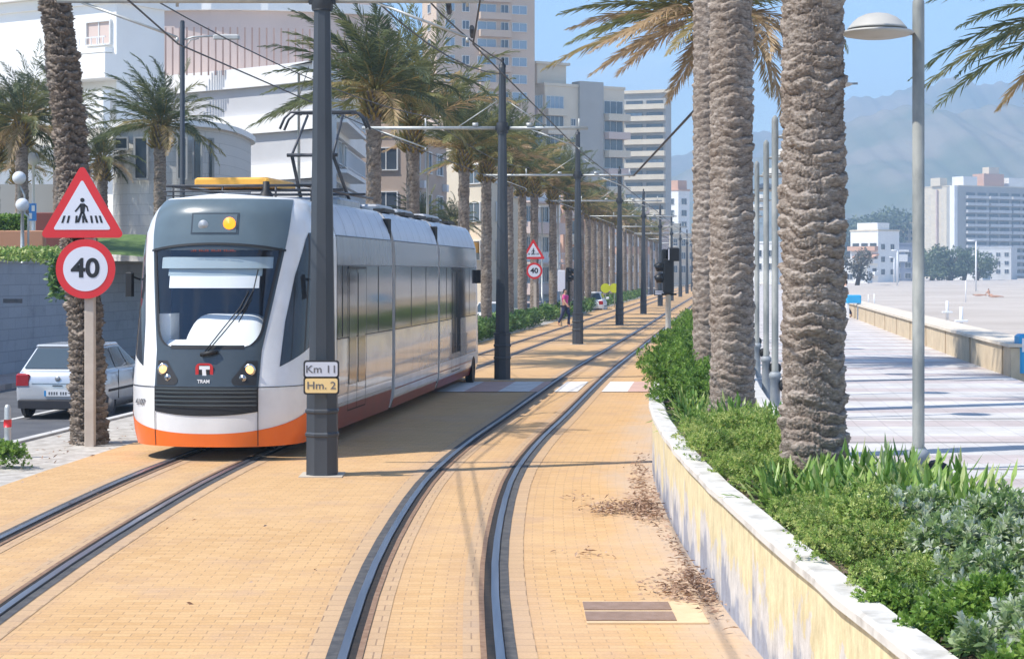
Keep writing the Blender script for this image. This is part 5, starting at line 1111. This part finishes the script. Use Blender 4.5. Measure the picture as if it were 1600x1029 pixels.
# round pavilion
PV = empty('pavilion', (px(250, 70), 70, 2.6), 'rounded grey stone pavilion with narrow windows behind the lone palm', 'building'); P0 = Vector(PV.location)
pcx, pcy, pr = px(248, 70), 75.6, 5.6
def pp(r_, n=40): return [(pcx+r_*math.cos(2*math.pi*k/n)*.46*1.0, pcy+r_*math.sin(2*math.pi*k/n)) for k in range(n)]
def sup(r_, n=64):      # rounded rectangle plan
    out = []
    for k in range(n):
        a = 2*math.pi*k/n; c, s = math.cos(a), math.sin(a); out.append((pcx+2.42*r_/5.6*abs(c)**.55*(1 if c > 0 else -1), pcy+r_*abs(s)**.8*(1 if s > 0 else -1)))
    return out
def pprism(name, poly, z0, z1, m): b_ = MB(); b_.M = Matrix.Translation(-P0); b_.prism(poly, z0, z1); return b_.build(name, m, PV)
mS = NT('pavilion stone'); v = mS.coord('Object'); brk = mS.n('ShaderNodeTexBrick'); mp = mS.n('ShaderNodeMapping'); mp.inputs['Rotation'].default_value = (R(90), 0, 0); mS.l(v, mp.inputs[0]); mS.l(mp.outputs[0], brk.inputs[0])
brk.inputs['Scale'].default_value = 1; brk.inputs['Brick Width'].default_value = .8; brk.inputs['Row Height'].default_value = .4; brk.inputs['Mortar Size'].default_value = .012; brk.inputs['Color1'].default_value = lin((.60, .585, .545)); brk.inputs['Color2'].default_value = lin((.55, .535, .50)); brk.inputs['Mortar'].default_value = lin((.44, .43, .40)); mS.col(brk.outputs[0]); mS.set(.85)
pprism('wall', sup(5.6), 2.6, pz(198, 70), mS.m); pprism('roof', sup(6.0), pz(198, 70), pz(189, 70), B_WHITE)
for x, r0, r1, w, y in ((221, 280, 219, .42, 70.55), (157, 238, 222, .42, 71.7), (190, 234, 219, .42, 70.7), (285, 280, 219, .28, 70.45), (309, 280, 221, .24, 70.75), (328, 280, 221, .22, 71.6)):
    link('window', win_mesh(w, pz(r1, y)-pz(r0, y), B_STONE, B_GLASS, 0), PV, Vector((px(x, y-.75), y-.75, pz(r0, y)))-P0)
PL = empty('low_wall', (px(60, 66), 66, 2.6), 'low grey terrace wall behind the globe lamps, left of the pavilion', 'wall'); b_ = MB(); b_.box(-3.5, 1.6, 0, .4, 0, pz(288, 66)-2.6); b_.build('wall', B_STONE, PL); b_ = MB(); b_.box(.55, 1.5, -.05, -.002, .2, pz(295, 66)-2.6); b_.build('panel', B_CREAM, PL)
# terrace and retaining wall
mW = paving_mat('bluish stone blocks', .9, .3, (.43, .45, .49), (.38, .40, .44), (.45, .47, .50), (.29, .31, .34), ms=.012, stain=(.22, .23, .26))
RW = empty('retaining_wall', off(-14.4, 30, -.3), 'long grey stone retaining wall in shade behind the silver car', 'wall')
child_at(wall_ribbon(-14.4, 20, 96, -.3, 2.72, mW, 'stone_face', None), RW); 
child_at(ribbon('wall_coping', -14.7, -14.36, 20, 96, 2.80, B_STONE, thick=.10), RW)
tag(ribbon('terrace', -60, -14.5, 20, 110, 2.60, M_EARTH, thick=.3), kind='structure')
M_LAWN = mat('lawn', (.07, .13, .025), (.13, .20, .05), rough=.95, scale=3, bump=.6, bs=30)
b_ = MB(); b_.grid(20, 8, lambda u, v: (px(60, 62)+u*6.5, 57+8*v, 2.62+(.40+.75*v)*math.sin(math.pi*min(1, .12+u))**.5)); tag(b_.build('lawn', M_LAWN), kind='stuff')
b_ = MB(); b_.rbox(-4.0, px(68, 54)-px(30, 54), 0, .35, 0, pz(360, 54)-2.6, .03); tag(b_.build('planter_box', B_TERR, None, (px(30, 54), 54, 2.6)), 'terracotta coloured planter wall on the terrace under the clipped hedge', 'planter')
b_ = MB(); b_.rbox(-.5, .6, 0, .35, 0, pz(332, 64)-2.6, .03); tag(b_.build('low_wall', wallm('dark red wall', (.20, .06, .05)), None, (px(78, 64), 64, 2.6)), 'dark red low wall right of the blue plate on the terrace', 'wall')
hd_ = np.random.RandomState(8)
def leafbox(x0, x1, y0, y1, z0, z1, n, L, W_, m, lab, cat, name='hedge'):
    P = np.stack([hd_.uniform(x0, x1, n), hd_.uniform(y0, y1, n), z0+(z1-z0)*hd_.rand(n)**.6], 1); D = hd_.normal(0, 1, (n, 3)); N = hd_.normal(0, 1, (n, 3)); N[:, 2] += 1
    return tag(link(name, leaf_mesh(name, P, D, N, L*hd_.uniform(.7, 1.3, n), W_, hd_.rand(n), m)), lab, cat)
leafbox(px(-20, 54), px(31, 54), 54.1, 54.9, pz(362, 54), pz(337, 54), 2600, .13, .07, M_LFG, 'clipped bright hedge growing in the terracotta planter wall', 'hedge')
leafbox(px(42, 53), px(75, 53), 52.6, 53.4, pz(404, 53), pz(389, 53), 900, .12, .06, M_LFD, 'rounded dark bush on the edge of the terrace below the lawn', 'bush', 'bush')
leafbox(px(80, 41), px(112, 41), 40.7, 41.3, pz(470, 41), pz(400, 41), 700, .16, .08, M_LFD, 'trailing plant hanging over the retaining wall behind the round sign', 'plant', 'trailing_plant')
leafbox(px(-5, 44), px(120, 44), 42.5, 45.5, 2.7, 3.0, 1600, .12, .06, M_LFY, 'low flowering plants along the top of the retaining wall', 'plants', 'border_plants')
# wall details
b_ = MB(); b_.box(-.22, .22, -.02, .02, -.05, .05); tag(b_.build('wall_vent', M_DMET, None, (px(20, 43.0), mid(43)*0+43.0, pz(470, 43))), 'small dark slot in the retaining wall left of the sign', 'vent')
# ---- cars
M_CARS = mat('silver car paint', (.62, .64, .66), (.58, .60, .62), rough=.25, metal=.3, spec=.6, coat=.5); M_TYRE = mat('tyre', (.02, .02, .02), rough=.9); M_RIM = mat('wheel rim', (.4, .4, .41), rough=.3, metal=.8)
M_CARG = mat('car glass', (.06, .085, .10), rough=.08, spec=1); M_TAIL = mat('tail lamp red', (.38, .02, .03), rough=.25); M_BUMP = mat('bumper dark', (.03, .03, .035), rough=.7)
def car(loc, rz, lab, paint=M_CARS, plate=True):
    t = empty('parked_car', loc, lab, 'car', None, rz)
    # x across, y forward (rear at 0); stations of the lower body
    st = [(0.0, .40, .72, .78), (.04, .27, .90, .83), (.16, .22, .955, .86), (.8, .22, .95, .87), (2.9, .22, .93, .87), (3.6, .22, .88, .85), (4.0, .25, .76, .80), (4.14, .35, .6, .7)]
    b = MB(); vs = []; n = 12
    for y, zb, zt, w in st:
        ring = [(-w*.94, zb), (-w, zb+.12), (-w*1.01, (zb+zt)/2), (-w*.985, zt-.12), (-w*.93, zt-.02), (-w*.7, zt+.01), (w*.7, zt+.01), (w*.93, zt-.02), (w*.985, zt-.12), (w*1.01, (zb+zt)/2), (w, zb+.12), (w*.94, zb)]
        for x, z in ring: vs.append((x, y, z))
    b.add(vs, [(i*n+k, (i+1)*n+k, (i+1)*n+(k+1) % n, i*n+(k+1) % n) for i in range(len(st)-1) for k in range(n)]+[tuple(range(n)), tuple((len(st)-1)*n+k for k in range(n-1, -1, -1))], smooth=True); b.build('body', paint, t)
    def gh(sc, dz): return [(-.80*sc, .12, .93), (.80*sc, .12, .93), (.80*sc, 3.05, .92), (-.80*sc, 3.05, .92), (-.60*sc, .52, 1.40+dz), (.60*sc, .52, 1.40+dz), (.61*sc, 2.05, 1.42+dz), (-.61*sc, 2.05, 1.42+dz)]
    b = MB(); b.add(gh(1, 0), [(0, 1, 5, 4), (1, 2, 6, 5), (2, 3, 7, 6), (3, 0, 4, 7), (4, 5, 6, 7)]); cb = b.build('cabin', paint, t); bv = cb.modifiers.new('bevel', 'BEVEL'); bv.width = .05; bv.segments = 3
    b = MB(); b.rbox(-.60, .60, .50, 2.07, 1.405, 1.45, .025); b.build('roof', paint, t); b = MB(); b.tube([(0.05, .62, 1.45), (0.05, .50, 1.62)], .008, 5); b.build('aerial', M_TBLK, t)
    def quad(a, c, d, e, o, m, nm): b_ = MB(); b_.add([Vector(q)+Vector(o) for q in (a, c, d, e)], [(0, 1, 2, 3)]); return b_.build(nm, m, t)
    quad((-.72, .165, .985), (.72, .165, .985), (.56, .49, 1.365), (-.56, .49, 1.365), (0, -.012, .012), M_CARG, 'rear_window')
    for s in (-1, 1):
        for y0, y1, yt0, yt1 in ((.45, 1.15, .72, 1.15), (1.22, 2.05, 1.22, 1.85), (2.10, 2.78, 1.9, 2.02)):
            quad((s*.79, y0, .97), (s*.79, y1, .97), (s*.63, yt1, 1.36), (s*.63, yt0, 1.36), (s*.012, 0, .006), M_CARG, 'side_window')
        b = MB(); b.rbox(s*.70-.14, s*.70+.14, -.012, .14, .66, .90, .03); b.build('tail_light', M_TAIL, t)
        for y in (.70, 3.25):
            b = MB(); b.lathe([(.22, -.10), (.30, -.09), (.31, -.02), (.31, .02), (.28, .06), (.22, .06)], (s*.80, y, .31), 24, 'X'); w = b.build('wheel', M_TYRE, t)
            b = MB(); b.lathe([(.001, s*.07), (.20, s*.068), (.21, s*.055)], (s*.80, y, .31), 16, 'X'); b.build('rim', M_RIM, w)
            b = MB(); b.lathe([(.35, s*.0), (.345, s*.068)], (s*.80, y, .33), 24, 'X'); b.build('wheel_arch', M_BUMP, t)
        b = MB(); b.rbox(s*.96-.10, s*.96+.10, 2.45, 2.60, .98, 1.12, .03); b.build('door_mirror', paint, t)
        b = MB(); b.box(min(s*.872, s*.885), max(s*.872, s*.885), .5, 3.4, .52, .57); b.build('side_trim', M_BUMP, t)
        b = MB(); 
        for yy in (1.18, 2.25): b.box(min(s*.868, s*.882), max(s*.868, s*.882), yy, yy+.012, .35, .92)
        b.build('door_gap', M_TBLK, t)
    b = MB(); b.rbox(-.80, .80, -.03, .3, .22, .40, .03); b.build('bumper', M_BUMP, t)
    b = MB(); b.box(-.52, .52, -.006, .02, .70, .708); b.box(-.10, .10, -.012, .0, .655, .675); b.build('boot_joint', M_BUMP, t)
    b = MB(); b.lathe([(.055, -.02), (.05, -.03), (.001, -.03)], (0, .02, .80), 16, 'Y'); b.build('badge', M_AL, t)
    if plate:
        b = MB(); b.box(-.26, .26, -.035, -.005, .46, .57); p_ = b.build('number_plate', M_PLAINW, t)
        b = MB(); b.box(-.26, -.22, -.037, -.0351, .46, .57); b.build('plate_band', M_BLUE, p_)
        b = MB()
        for k, x in enumerate((-.17, -.12, -.07, -.02, .06, .11, .16)): b.box(x, x+.03, -.037, -.0351, .485, .545)
        b.build('plate_marks', M_GREYINK, p_)
    b = MB(); b.box(-.75, .75, .5, 3.7, .16, .26); b.build('underbody', M_TBLK, t)
    b = MB(); b.rbox(-.5, .5, 3.2, 3.24, .5, .6, .01); b.build('engine_shade', M_TBLK, t)
    return t
M_BLUE = mat('bright blue', (.02, .25, .55), rough=.5)
yc = 36.4; car((px(90, yc), yc, -.44), R(-4.2), 'silver hatchback seen from behind, partly hidden by the leaning palm and sign post')
yc = 88; car((px(764, yc), yc, -.44), R(-7), 'distant white car showing between the tram rear and a palm trunk', M_PLAINW, False)
yc = 120; car((px(922, yc), yc, -.3), R(-7), 'distant pale car between the palm trunks beyond the pedestrian', M_PLAINW, False)
# ================================================================ BEACH SIDE
M_BLOCK = mat('sandstone block', (.62, .50, .34), (.50, .40, .27), rough=.9, scale=2.4, bump=.5, bs=14); M_BTOP = mat('sandy coping', (.70, .62, .50), (.62, .54, .43), rough=.85, scale=2)
wb = empty('beach_wall', off(10.9, 38, .3), 'long low sandstone wall between the promenade and the beach', 'wall')
y = 38.0; k = 0
while y < 260:
    y1 = y+(1.2 if k == 0 else 5.0); k += 1; ln = y1-.22-y
    b = MB(); zs = .98
    b.add([(mid(y)+10.9, y, .28), (mid(y)+11.75, y, -.5), (mid(y1-.22)+11.75, y1-.22, -.5), (mid(y1-.22)+10.9, y1-.22, .28), (mid(y)+10.9, y, zs-.08), (mid(y)+11.75, y, zs-.08), (mid(y1-.22)+11.75, y1-.22, zs-.08), (mid(y1-.22)+10.9, y1-.22, zs-.08)], [(0, 1, 5, 4), (1, 2, 6, 5), (2, 3, 7, 6), (3, 0, 4, 7), (4, 5, 6, 7)])
    if k <= 26: child_at(b.build('wall_block', M_BLOCK), wb)
    y = y1
child_at(ribbon('wall_core', 11.02, 11.62, 38.1, 160, .90, M_BLOCK, thick=1.2), wb)
child_at(ribbon('wall_top', 10.84, 11.8, 37.95, 168, .985, M_BTOP, thick=.07), wb)
# blue litter bin
M_CYAN = mat('cyan blue plastic', (.03, .36, .66), rough=.4)
t = empty('litter_bin', (px(1607, 38.2), 38.2, .3), 'cyan blue bin with white panel at the end of the sandstone wall', 'bin')
b = MB(); b.rbox(-.24, .24, -.24, .24, .08, .88, .05); b.build('body', M_CYAN, t); b = MB(); b.rbox(-.20, .20, -.26, -.24, .52, .80, .003); pn_ = b.build('panel', M_PLAINW, t); b = MB(); b.box(-.16, -.02, -.266, -.2605, .60, .64); b.build('panel_marks', M_BLUE, pn_); b = MB(); b.box(-.18, .18, -.18, .18, 0, .08); b.build('foot', M_TBLK, t)
# blue stand with a person
M_SKIN = mat('skin', (.50, .28, .19), rough=.6); M_HAIR = mat('dark hair', (.03, .02, .015), rough=.8); M_PINKC = mat('pink top', (.62, .06, .25), rough=.8); M_NAVY = mat('navy cloth', (.03, .04, .10), rough=.8)
def body(name, joints, edges, radii, m, par, loc=(0, 0, 0)):
    me = bpy.data.meshes.new(name); me.from_pydata(joints, edges, []); me.materials.append(m); o = link(name, me, par, loc)
    o.modifiers.new('skin', 'SKIN'); 
    if not me.skin_vertices: 
        import bmesh
        bm = bmesh.new(); bm.from_mesh(me); bm.verts.layers.skin.verify(); bm.to_mesh(me); bm.free()
    sv = me.skin_vertices[0].data
    for i, r_ in enumerate(radii): sv[i].radius = (r_, r_*.9) if not isinstance(r_, tuple) else r_
    sv[0].use_root = True
    sb = o.modifiers.new('sub', 'SUBSURF'); sb.levels = 2; sb.render_levels = 2
    dg = bpy.context.evaluated_depsgraph_get(); dg.update(); nm = bpy.data.meshes.new_from_object(o.evaluated_get(dg)); o.modifiers.clear(); o.data = nm
    for p_ in nm.polygons: p_.use_smooth = True
    return o
def walker(loc, rz, lab, top, bottom, s=1.0, hair=M_HAIR):
    t = empty('person', loc, lab, 'person', None, rz); t.scale = (s,)*3
    J = [(0, 0, .95), (0, 0, 1.15), (0, .01, 1.38), (0, .01, 1.48), (0, -.02, 1.56), (0, -.02, 1.66), (.17, 0, 1.38), (.24, .08, 1.12), (.25, -.08, .90), (.25, -.12, .82), (-.17, 0, 1.38), (-.24, -.10, 1.13), (-.24, -.26, .95), (-.24, -.31, .89), (.09, 0, .90), (.10, -.16, .50), (.10, -.10, .08), (.10, -.24, .03), (-.09, 0, .90), (-.10, .10, .50), (-.10, .30, .14), (-.10, .20, .05)]
    E_ = [(0, 1), (1, 2), (2, 3), (3, 4), (4, 5), (2, 6), (6, 7), (7, 8), (8, 9), (2, 10), (10, 11), (11, 12), (12, 13), (0, 14), (14, 15), (15, 16), (16, 17), (0, 18), (18, 19), (19, 20), (20, 21)]
    Rr = [.13, .12, .13, .055, .075, .085, .06, .045, .035, .03, .06, .045, .035, .03, .085, .06, .04, .035, .085, .06, .04, .035]
    body('body', J, E_, Rr, M_SKIN, t)
    body('top', [(0, 0, .98), (0, 0, 1.15), (0, .01, 1.36), (0, .01, 1.43), (.16, 0, 1.38), (.22, .05, 1.2), (-.16, 0, 1.38), (-.22, -.06, 1.2)], [(0, 1), (1, 2), (2, 3), (2, 4), (4, 5), (2, 6), (6, 7)], [.155, .14, .155, .08, .085, .062, .085, .062], top, t)
    body('trousers', [(0, 0, .98), (.09, 0, .88), (.10, -.155, .52), (.10, -.11, .12), (-.09, 0, .88), (-.10, .10, .52), (-.10, .28, .18)], [(0, 1), (1, 2), (2, 3), (0, 4), (4, 5), (5, 6)], [.15, .105, .078, .06, .105, .078, .06], bottom, t)
    body('hair', [(0, -.0, 1.70), (0, .03, 1.62), (0, .06, 1.50)], [(0, 1), (1, 2)], [.09, .085, .05], hair, t)
    return t
walker((px(883, 83), 83, 0), R(60), 'distant pedestrian in a pink top stepping past the white board', M_PINKC, M_NAVY)
walker((px(1321, 86), 86, .3), R(-90), 'person with dark hair standing behind the blue stand on the promenade', mat('white top', (.6, .58, .55), rough=.8), M_NAVY, 1.05)
t = empty('stand', (px(1333, 84), 84, .3), 'small blue topped stand on white legs at the promenade edge', 'stand')
b = MB(); b.rbox(-.32, .32, -.3, .3, .75, 1.12, .04); b.build('counter', M_CYAN, t)
for s in (-1, 1): b = MB(); b.box(s*.26-.05, s*.26+.05, -.2, .2, 0, .75); b.build('leg', M_PLAINW, t)
# beach furniture
def post_cross(x, row0, row1, lab, k=0):
    d = (H+.3)*F/(row1-HOR); t = empty('beach_post', (px(x, d), d, -.3), lab, 'post', 'white posts on the sand'); h = pz(row0, d)+.3
    b = MB(); b.tube([(0, 0, 0), (0, 0, h)], .085 if k == 0 else .05, 8); b.build('post', M_PLAINW, t)
    if k == 0: b = MB(); b.rbox(-.30, .30, -.1, .1, h*.38, h*.46, .02); b.build('crossbar', M_PLAINW, t)
post_cross(1480, 470, 500, 'white post with a crossbar on the sand, first right of the tall lamp'); post_cross(1502, 479, 517, 'white post with a crossbar on the sand just behind the sandstone wall')
post_cross(1509, 438, 472, 'thin white pole on the sand, upright without crossbar', 1); post_cross(1357, 460, 478, 'small white post on the sand, nearer the thick palm', 1); post_cross(1366, 459, 481, 'small white post on the sand, nearer the tall lamp', 1)
def mast2(x, row0, row1, lab, r_=.1):
    d = (H+.3)*F/(row1-HOR); b = MB(); h = pz(row0, d)+.3; b.tube([(0, 0, 0), (0, 0, h)], [r_*1.2, r_*.8], 8); b.tube([(-1.2, 0, h), (0, 0, h)], r_, 6)
    tag(b.build('beach_lamp', M_PLAINW, None, (px(x, d), d, -.3)), lab, 'lamp post', 'lamp posts across the beach')
mast2(1525, 376, 455, 'slim white lamp post on the beach in front of the big hotel', .12); mast2(1402, 391, 446, 'tall slim lamp post before the bluish low block', .16); mast2(1397, 402, 442, 'shorter slim lamp post before the bluish low block', .16)
# sunbathers and a low kiosk
for i, x in enumerate((1531, 1545, 1556)):
    d = (H+.3)*F/(38+i*1.0); t = empty('person', (px(x, d), d, -.28), ['sunbather lying on the sand, leftmost of three tiny figures', 'tiny sunbather sitting up between two lying figures', 'sunbather lying on the sand, rightmost of three tiny figures'][i], 'person', None, R(90 if i != 1 else 20))
    if i == 1: J = [(0, 0, .15), (0, .05, .4), (0, .05, .62), (0, .03, .75), (0, .02, .86), (.1, -.4, .3), (.1, -.7, .08), (-.1, -.4, .3), (-.1, -.7, .08), (.2, .1, .55), (.25, .3, .2), (-.2, .1, .55), (-.25, .3, .2)]; E_ = [(0, 1), (1, 2), (2, 3), (3, 4), (0, 5), (5, 6), (0, 7), (7, 8), (2, 9), (9, 10), (2, 11), (11, 12)]; Rr = [.15, .14, .13, .06, .1, .08, .05, .08, .05, .06, .04, .06, .04]
    else: J = [(0, 0, .14), (0, .3, .14), (0, .5, .14), (0, .62, .15), (0, .75, .17), (.1, -.4, .14), (.1, -.85, .1), (-.1, -.4, .14), (-.1, -.85, .1), (.2, .45, .12), (.3, .2, .06), (-.2, .45, .12), (-.3, .2, .06)]; E_ = [(0, 1), (1, 2), (2, 3), (3, 4), (0, 5), (5, 6), (0, 7), (7, 8), (2, 9), (9, 10), (2, 11), (11, 12)]; Rr = [.14, .13, .13, .06, .1, .08, .05, .08, .05, .06, .04, .06, .04]
    body('body', J, E_, Rr, M_SKIN, t); body('hair', [J[4], (J[4][0], J[4][1]+.04, J[4][2]+.05)], [(0, 1)], [.1, .09], M_HAIR, t)
# far shore buildings
HT = Bld(1497, 800, 30, 58, 22, -1, 39.5, B_STONE, 'big seaside hotel with rows of shaded balconies beyond the beach', B_CREAM)
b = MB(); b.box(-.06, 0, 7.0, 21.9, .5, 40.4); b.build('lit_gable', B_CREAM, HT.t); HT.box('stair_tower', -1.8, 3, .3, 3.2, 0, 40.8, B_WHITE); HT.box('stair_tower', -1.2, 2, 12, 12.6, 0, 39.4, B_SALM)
for k in range(12):
    z = 36.6-k*3.05
    for q in range(4): HT.bal('r', 4.2+q*13.4, z-1.1, 12.4, 1.6, 1.0, B_GREYW)
    for q in range(8): HT.win('r', 7.2+q*6.7, z-.8, 4.8, 2.0, B_DARK, B_GLASS, 1)
    for q in range(2): HT.win('l', 9.5+q*8, z-.6, 1.0, 1.3)
HT.box('roof_house', 6, 14, 3, 10, 41, 45, B_WHITE); HT.box('roof_house', 18, 30, 3, 10, 41, 46.5, B_PINK); HT.box('roof_house', 33, 48, 3, 10, 41, 45, B_WHITE); HT.box('roof_house', 22, 28, 4, 8, 46.6, 49.5, B_CREAM); HT.box('roof_house', -1, 3, 10, 16, 41, 44.5, B_CREAM); HT.box('roof_house', 50, 56, 3, 10, 41, 44.5, B_CREAM)
B2 = Bld(1372, 500, 40, 9, 9.5, -1, 13.5, B_WHITE, 'low white and pink house with terraces, left of the tall lamp', B_CREAM, name='seaside_house')
for k in range(3):
    B2.bal('l', 0, 9.4-k*3.4, 9.5, 1.4, 1.0, B_PINK if k == 0 else B_WHITE)
    for q in range(3): B2.win('l', 1.6+q*3.0, 9.6-k*3.4, 2.0, 1.6, B_DARK, B_GLASS)
    for q in range(2): B2.win('r', 2+q*4, 9.6-k*3.4, 1.6, 1.4)
b = MB(); b.add([(-2.4, -.5, 7.6), (-2.4, 7, 7.6), (-.1, 7, 8.4), (-.1, -.5, 8.4), (-2.4, -.5, 7.3), (-2.4, 7, 7.3), (-.1, 7, 8.1), (-.1, -.5, 8.1)], [(0, 3, 2, 1), (4, 5, 6, 7), (0, 1, 5, 4), (0, 4, 7, 3), (1, 2, 6, 5), (2, 3, 7, 6)]); b.build('awning', B_PINK, B2.t); B2.box('roof_house', 1, 6, 1, 8, 14.96, 16.8, B_WHITE)
B3 = Bld(1376, 560, 4, 11, 8, -1, 10.8, wallm('bluish render', (.26, .29, .36)), 'bluish grey low block beside the white and pink house', name='seaside_house')
for k in range(3):
    for q in range(3): B3.win('r', 2+q*3.2, 8-k*3.2, 1.8, 1.5)
B3.box('sign_panel', 5.5, 8.2, -.3, -.02, 6.6, 8.8, B_WHITE); B3.box('sign_panel', 5.0, 8.6, -.3, -.02, 9.6, 10.2, B_WHITE)
for i, (cp, d, z1, wl_, wr_, m_) in enumerate(((1535, 640, 8, 12, 10, B_WHITE), (1580, 660, 11, 14, 8, B_GREYW), (1440, 900, 27, 16, 6, B_CREAM), (1355, 470, 3.6, 6, 4, B_WHITE), (1215, 420, 9, 8, 8, B_WHITE))):
    q_ = Bld(cp, d, 60, wr_, wl_, -1, z1, m_, ['low white beach bar in front of the hotel', 'pale two storey house in front of the hotel near the picture edge', 'distant cream block on the wooded slope behind the tall lamp', 'small white hut on the sand below the pink house', 'white block far down the promenade between the palm trunks'][i], name='seaside_house')
    for k in range(max(1, int(z1/3.2))):
        for u in range(int(wl_/3)): q_.win('l', 1.6+u*3, z1-2-k*3.0, 1.5, 1.4)
# trees of the far shore
M_TREE = leaf_mat('far tree leaves', [(0, (.06, .09, .045)), (.5, (.11, .15, .07)), (1, (.19, .23, .11))], rough=.6, trans=.2)
M_TREEG = leaf_mat('grey tree leaves', [(0, (.09, .09, .07)), (1, (.22, .21, .17))], rough=.7, trans=.2)
def tree(x, d, row_t, w, lab, seed, m=None, z0=-1, group=None, n=1500):
    r_ = np.random.RandomState(seed); zt = pz(row_t, d); hh = zt-z0; t = empty('tree', (px(x, d), d, z0), lab, 'tree', group)
    b = MB(); b.tube([(0, 0, 0), (.1*w, 0, hh*.45), (0, 0, hh*.7)], [.07*w, .05*w, .02*w], 7)
    for k in range(4): a = k*1.7; b.tube([(.05*w, 0, hh*.4), (math.cos(a)*w*.3, math.sin(a)*w*.3, hh*.68)], [.035*w, .012*w], 5)
    b.build('trunk', M_TWIG, t)
    P = []; C = [(r_.uniform(-.34, .34)*w, r_.uniform(-.34, .34)*w, hh*r_.uniform(.28, .82), w*r_.uniform(.16, .28)) for _ in range(11)]
    for i in range(n):
        cx, cy, cz, cr_ = C[r_.randint(11)]; v = r_.normal(0, 1, 3); v /= np.linalg.norm(v); rr = cr_*r_.uniform(.55, 1.05); P.append((cx+v[0]*rr, cy+v[1]*rr, min(hh, cz+v[2]*rr*.8)))
    D = r_.normal(0, 1, (n, 3)); N = r_.normal(0, 1, (n, 3)); N[:, 2] += .8
    link('crown', leaf_mesh('crown', P, D, N, w*.075, w*.045, r_.rand(n), m or M_TREE), t)
for i, (x, d, rt, w) in enumerate(((1455, 610, 388, 13), (1483, 600, 383, 15), (1505, 620, 386, 12), (1525, 600, 390, 12), (1434, 640, 392, 12))): tree(x, d, rt, w, 'dark bushy tree before the hotel, %s from the picture edge' % ORD[(4-[1, 2, 3, 4, 0][i])+0], 200+i, group='trees before the hotel')
for i, (x, rt, w) in enumerate(((1322, 336, 26), (1350, 330, 26), (1378, 322, 30), (1402, 330, 24), (1425, 345, 22), (1300, 345, 26), (1445, 355, 22))): tree(x, 880+i*9, rt, w, 'green tree on the wooded slope behind the low houses, %s in from the trunk' % ORD[i] if i != 5 else 'green tree of the slope hidden behind the thick palm trunk', 210+i, z0=4, group='trees on the slope')
tree(1338, 380, 384, 8, 'bare greyish tree in front of the white and pink house', 230, M_TREEG, n=1100)
# mountains
M_MTN = mat('mountain scrub', (.12, .15, .10), (.24, .22, .17), rough=.95, scale=.012, lo=.4, hi=.6)
def ridge(d, pts, name, depth, seed):
    r_ = random.Random(seed); b = MB(); xs = [p[0] for p in pts]; ys = [p[1] for p in pts]
    ph = [(r_.uniform(0, 6), r_.uniform(.004, .05), r_.uniform(.003, .02)) for _ in range(9)]
    def fn(u, v):
        X = xs[0]+(xs[-1]-xs[0])*u; row = ip(X, xs, ys); x = px(X, d); hh = pz(row, d)+1; y = d-depth+depth*1.12*v; vv = min(1, v*1.12)
        n_ = sum(math.sin(x*a+y*c+p)/(i+2) for i, (p, a, c) in enumerate(ph)); prof = vv**1.25 if v < .9 else 1-(v-.9)*2
        z = hh*prof*(1+.10*n_*(1-vv*.75)*1.5)+hh*.012*math.sin(x*.09+seed)+hh*.008*math.sin(x*.31)
        return (x, y, max(z, -.6)-.3)
    b.grid(240, 60, fn); tag(b.build(name, M_MTN), kind='structure')
ridge(2560, [(300, 330), (700, 300), (980, 262), (1060, 240), (1180, 210), (1320, 166), (1400, 142), (1480, 122), (1560, 132), (1640, 145), (1900, 190)], 'mountains', 700, 3)
ridge(1750, [(300, 385), (800, 345), (1000, 290), (1100, 268), (1180, 248), (1320, 196), (1380, 173), (1450, 158), (1500, 165), (1600, 170), (1700, 176), (1900, 230)], 'mountains', 650, 5)
# ================================================================ AIR
def haze_box():
    b = MB(); b.box(-700, 1700, -50, 2760, -1.7, 270)
    m = bpy.data.materials.new('haze'); m.use_nodes = True; t = m.node_tree; t.nodes.clear()
    o = t.nodes.new('ShaderNodeOutputMaterial'); v = t.nodes.new('ShaderNodeVolumePrincipled')
    v.inputs['Color'].default_value = (.55, .76, 1.0, 1); v.inputs['Density'].default_value = HAZE; v.inputs['Anisotropy'].default_value = .0
    t.links.new(v.outputs[0], o.inputs['Volume']); tag(b.build('haze', m), kind='stuff')
HAZE = .0006
haze_box()
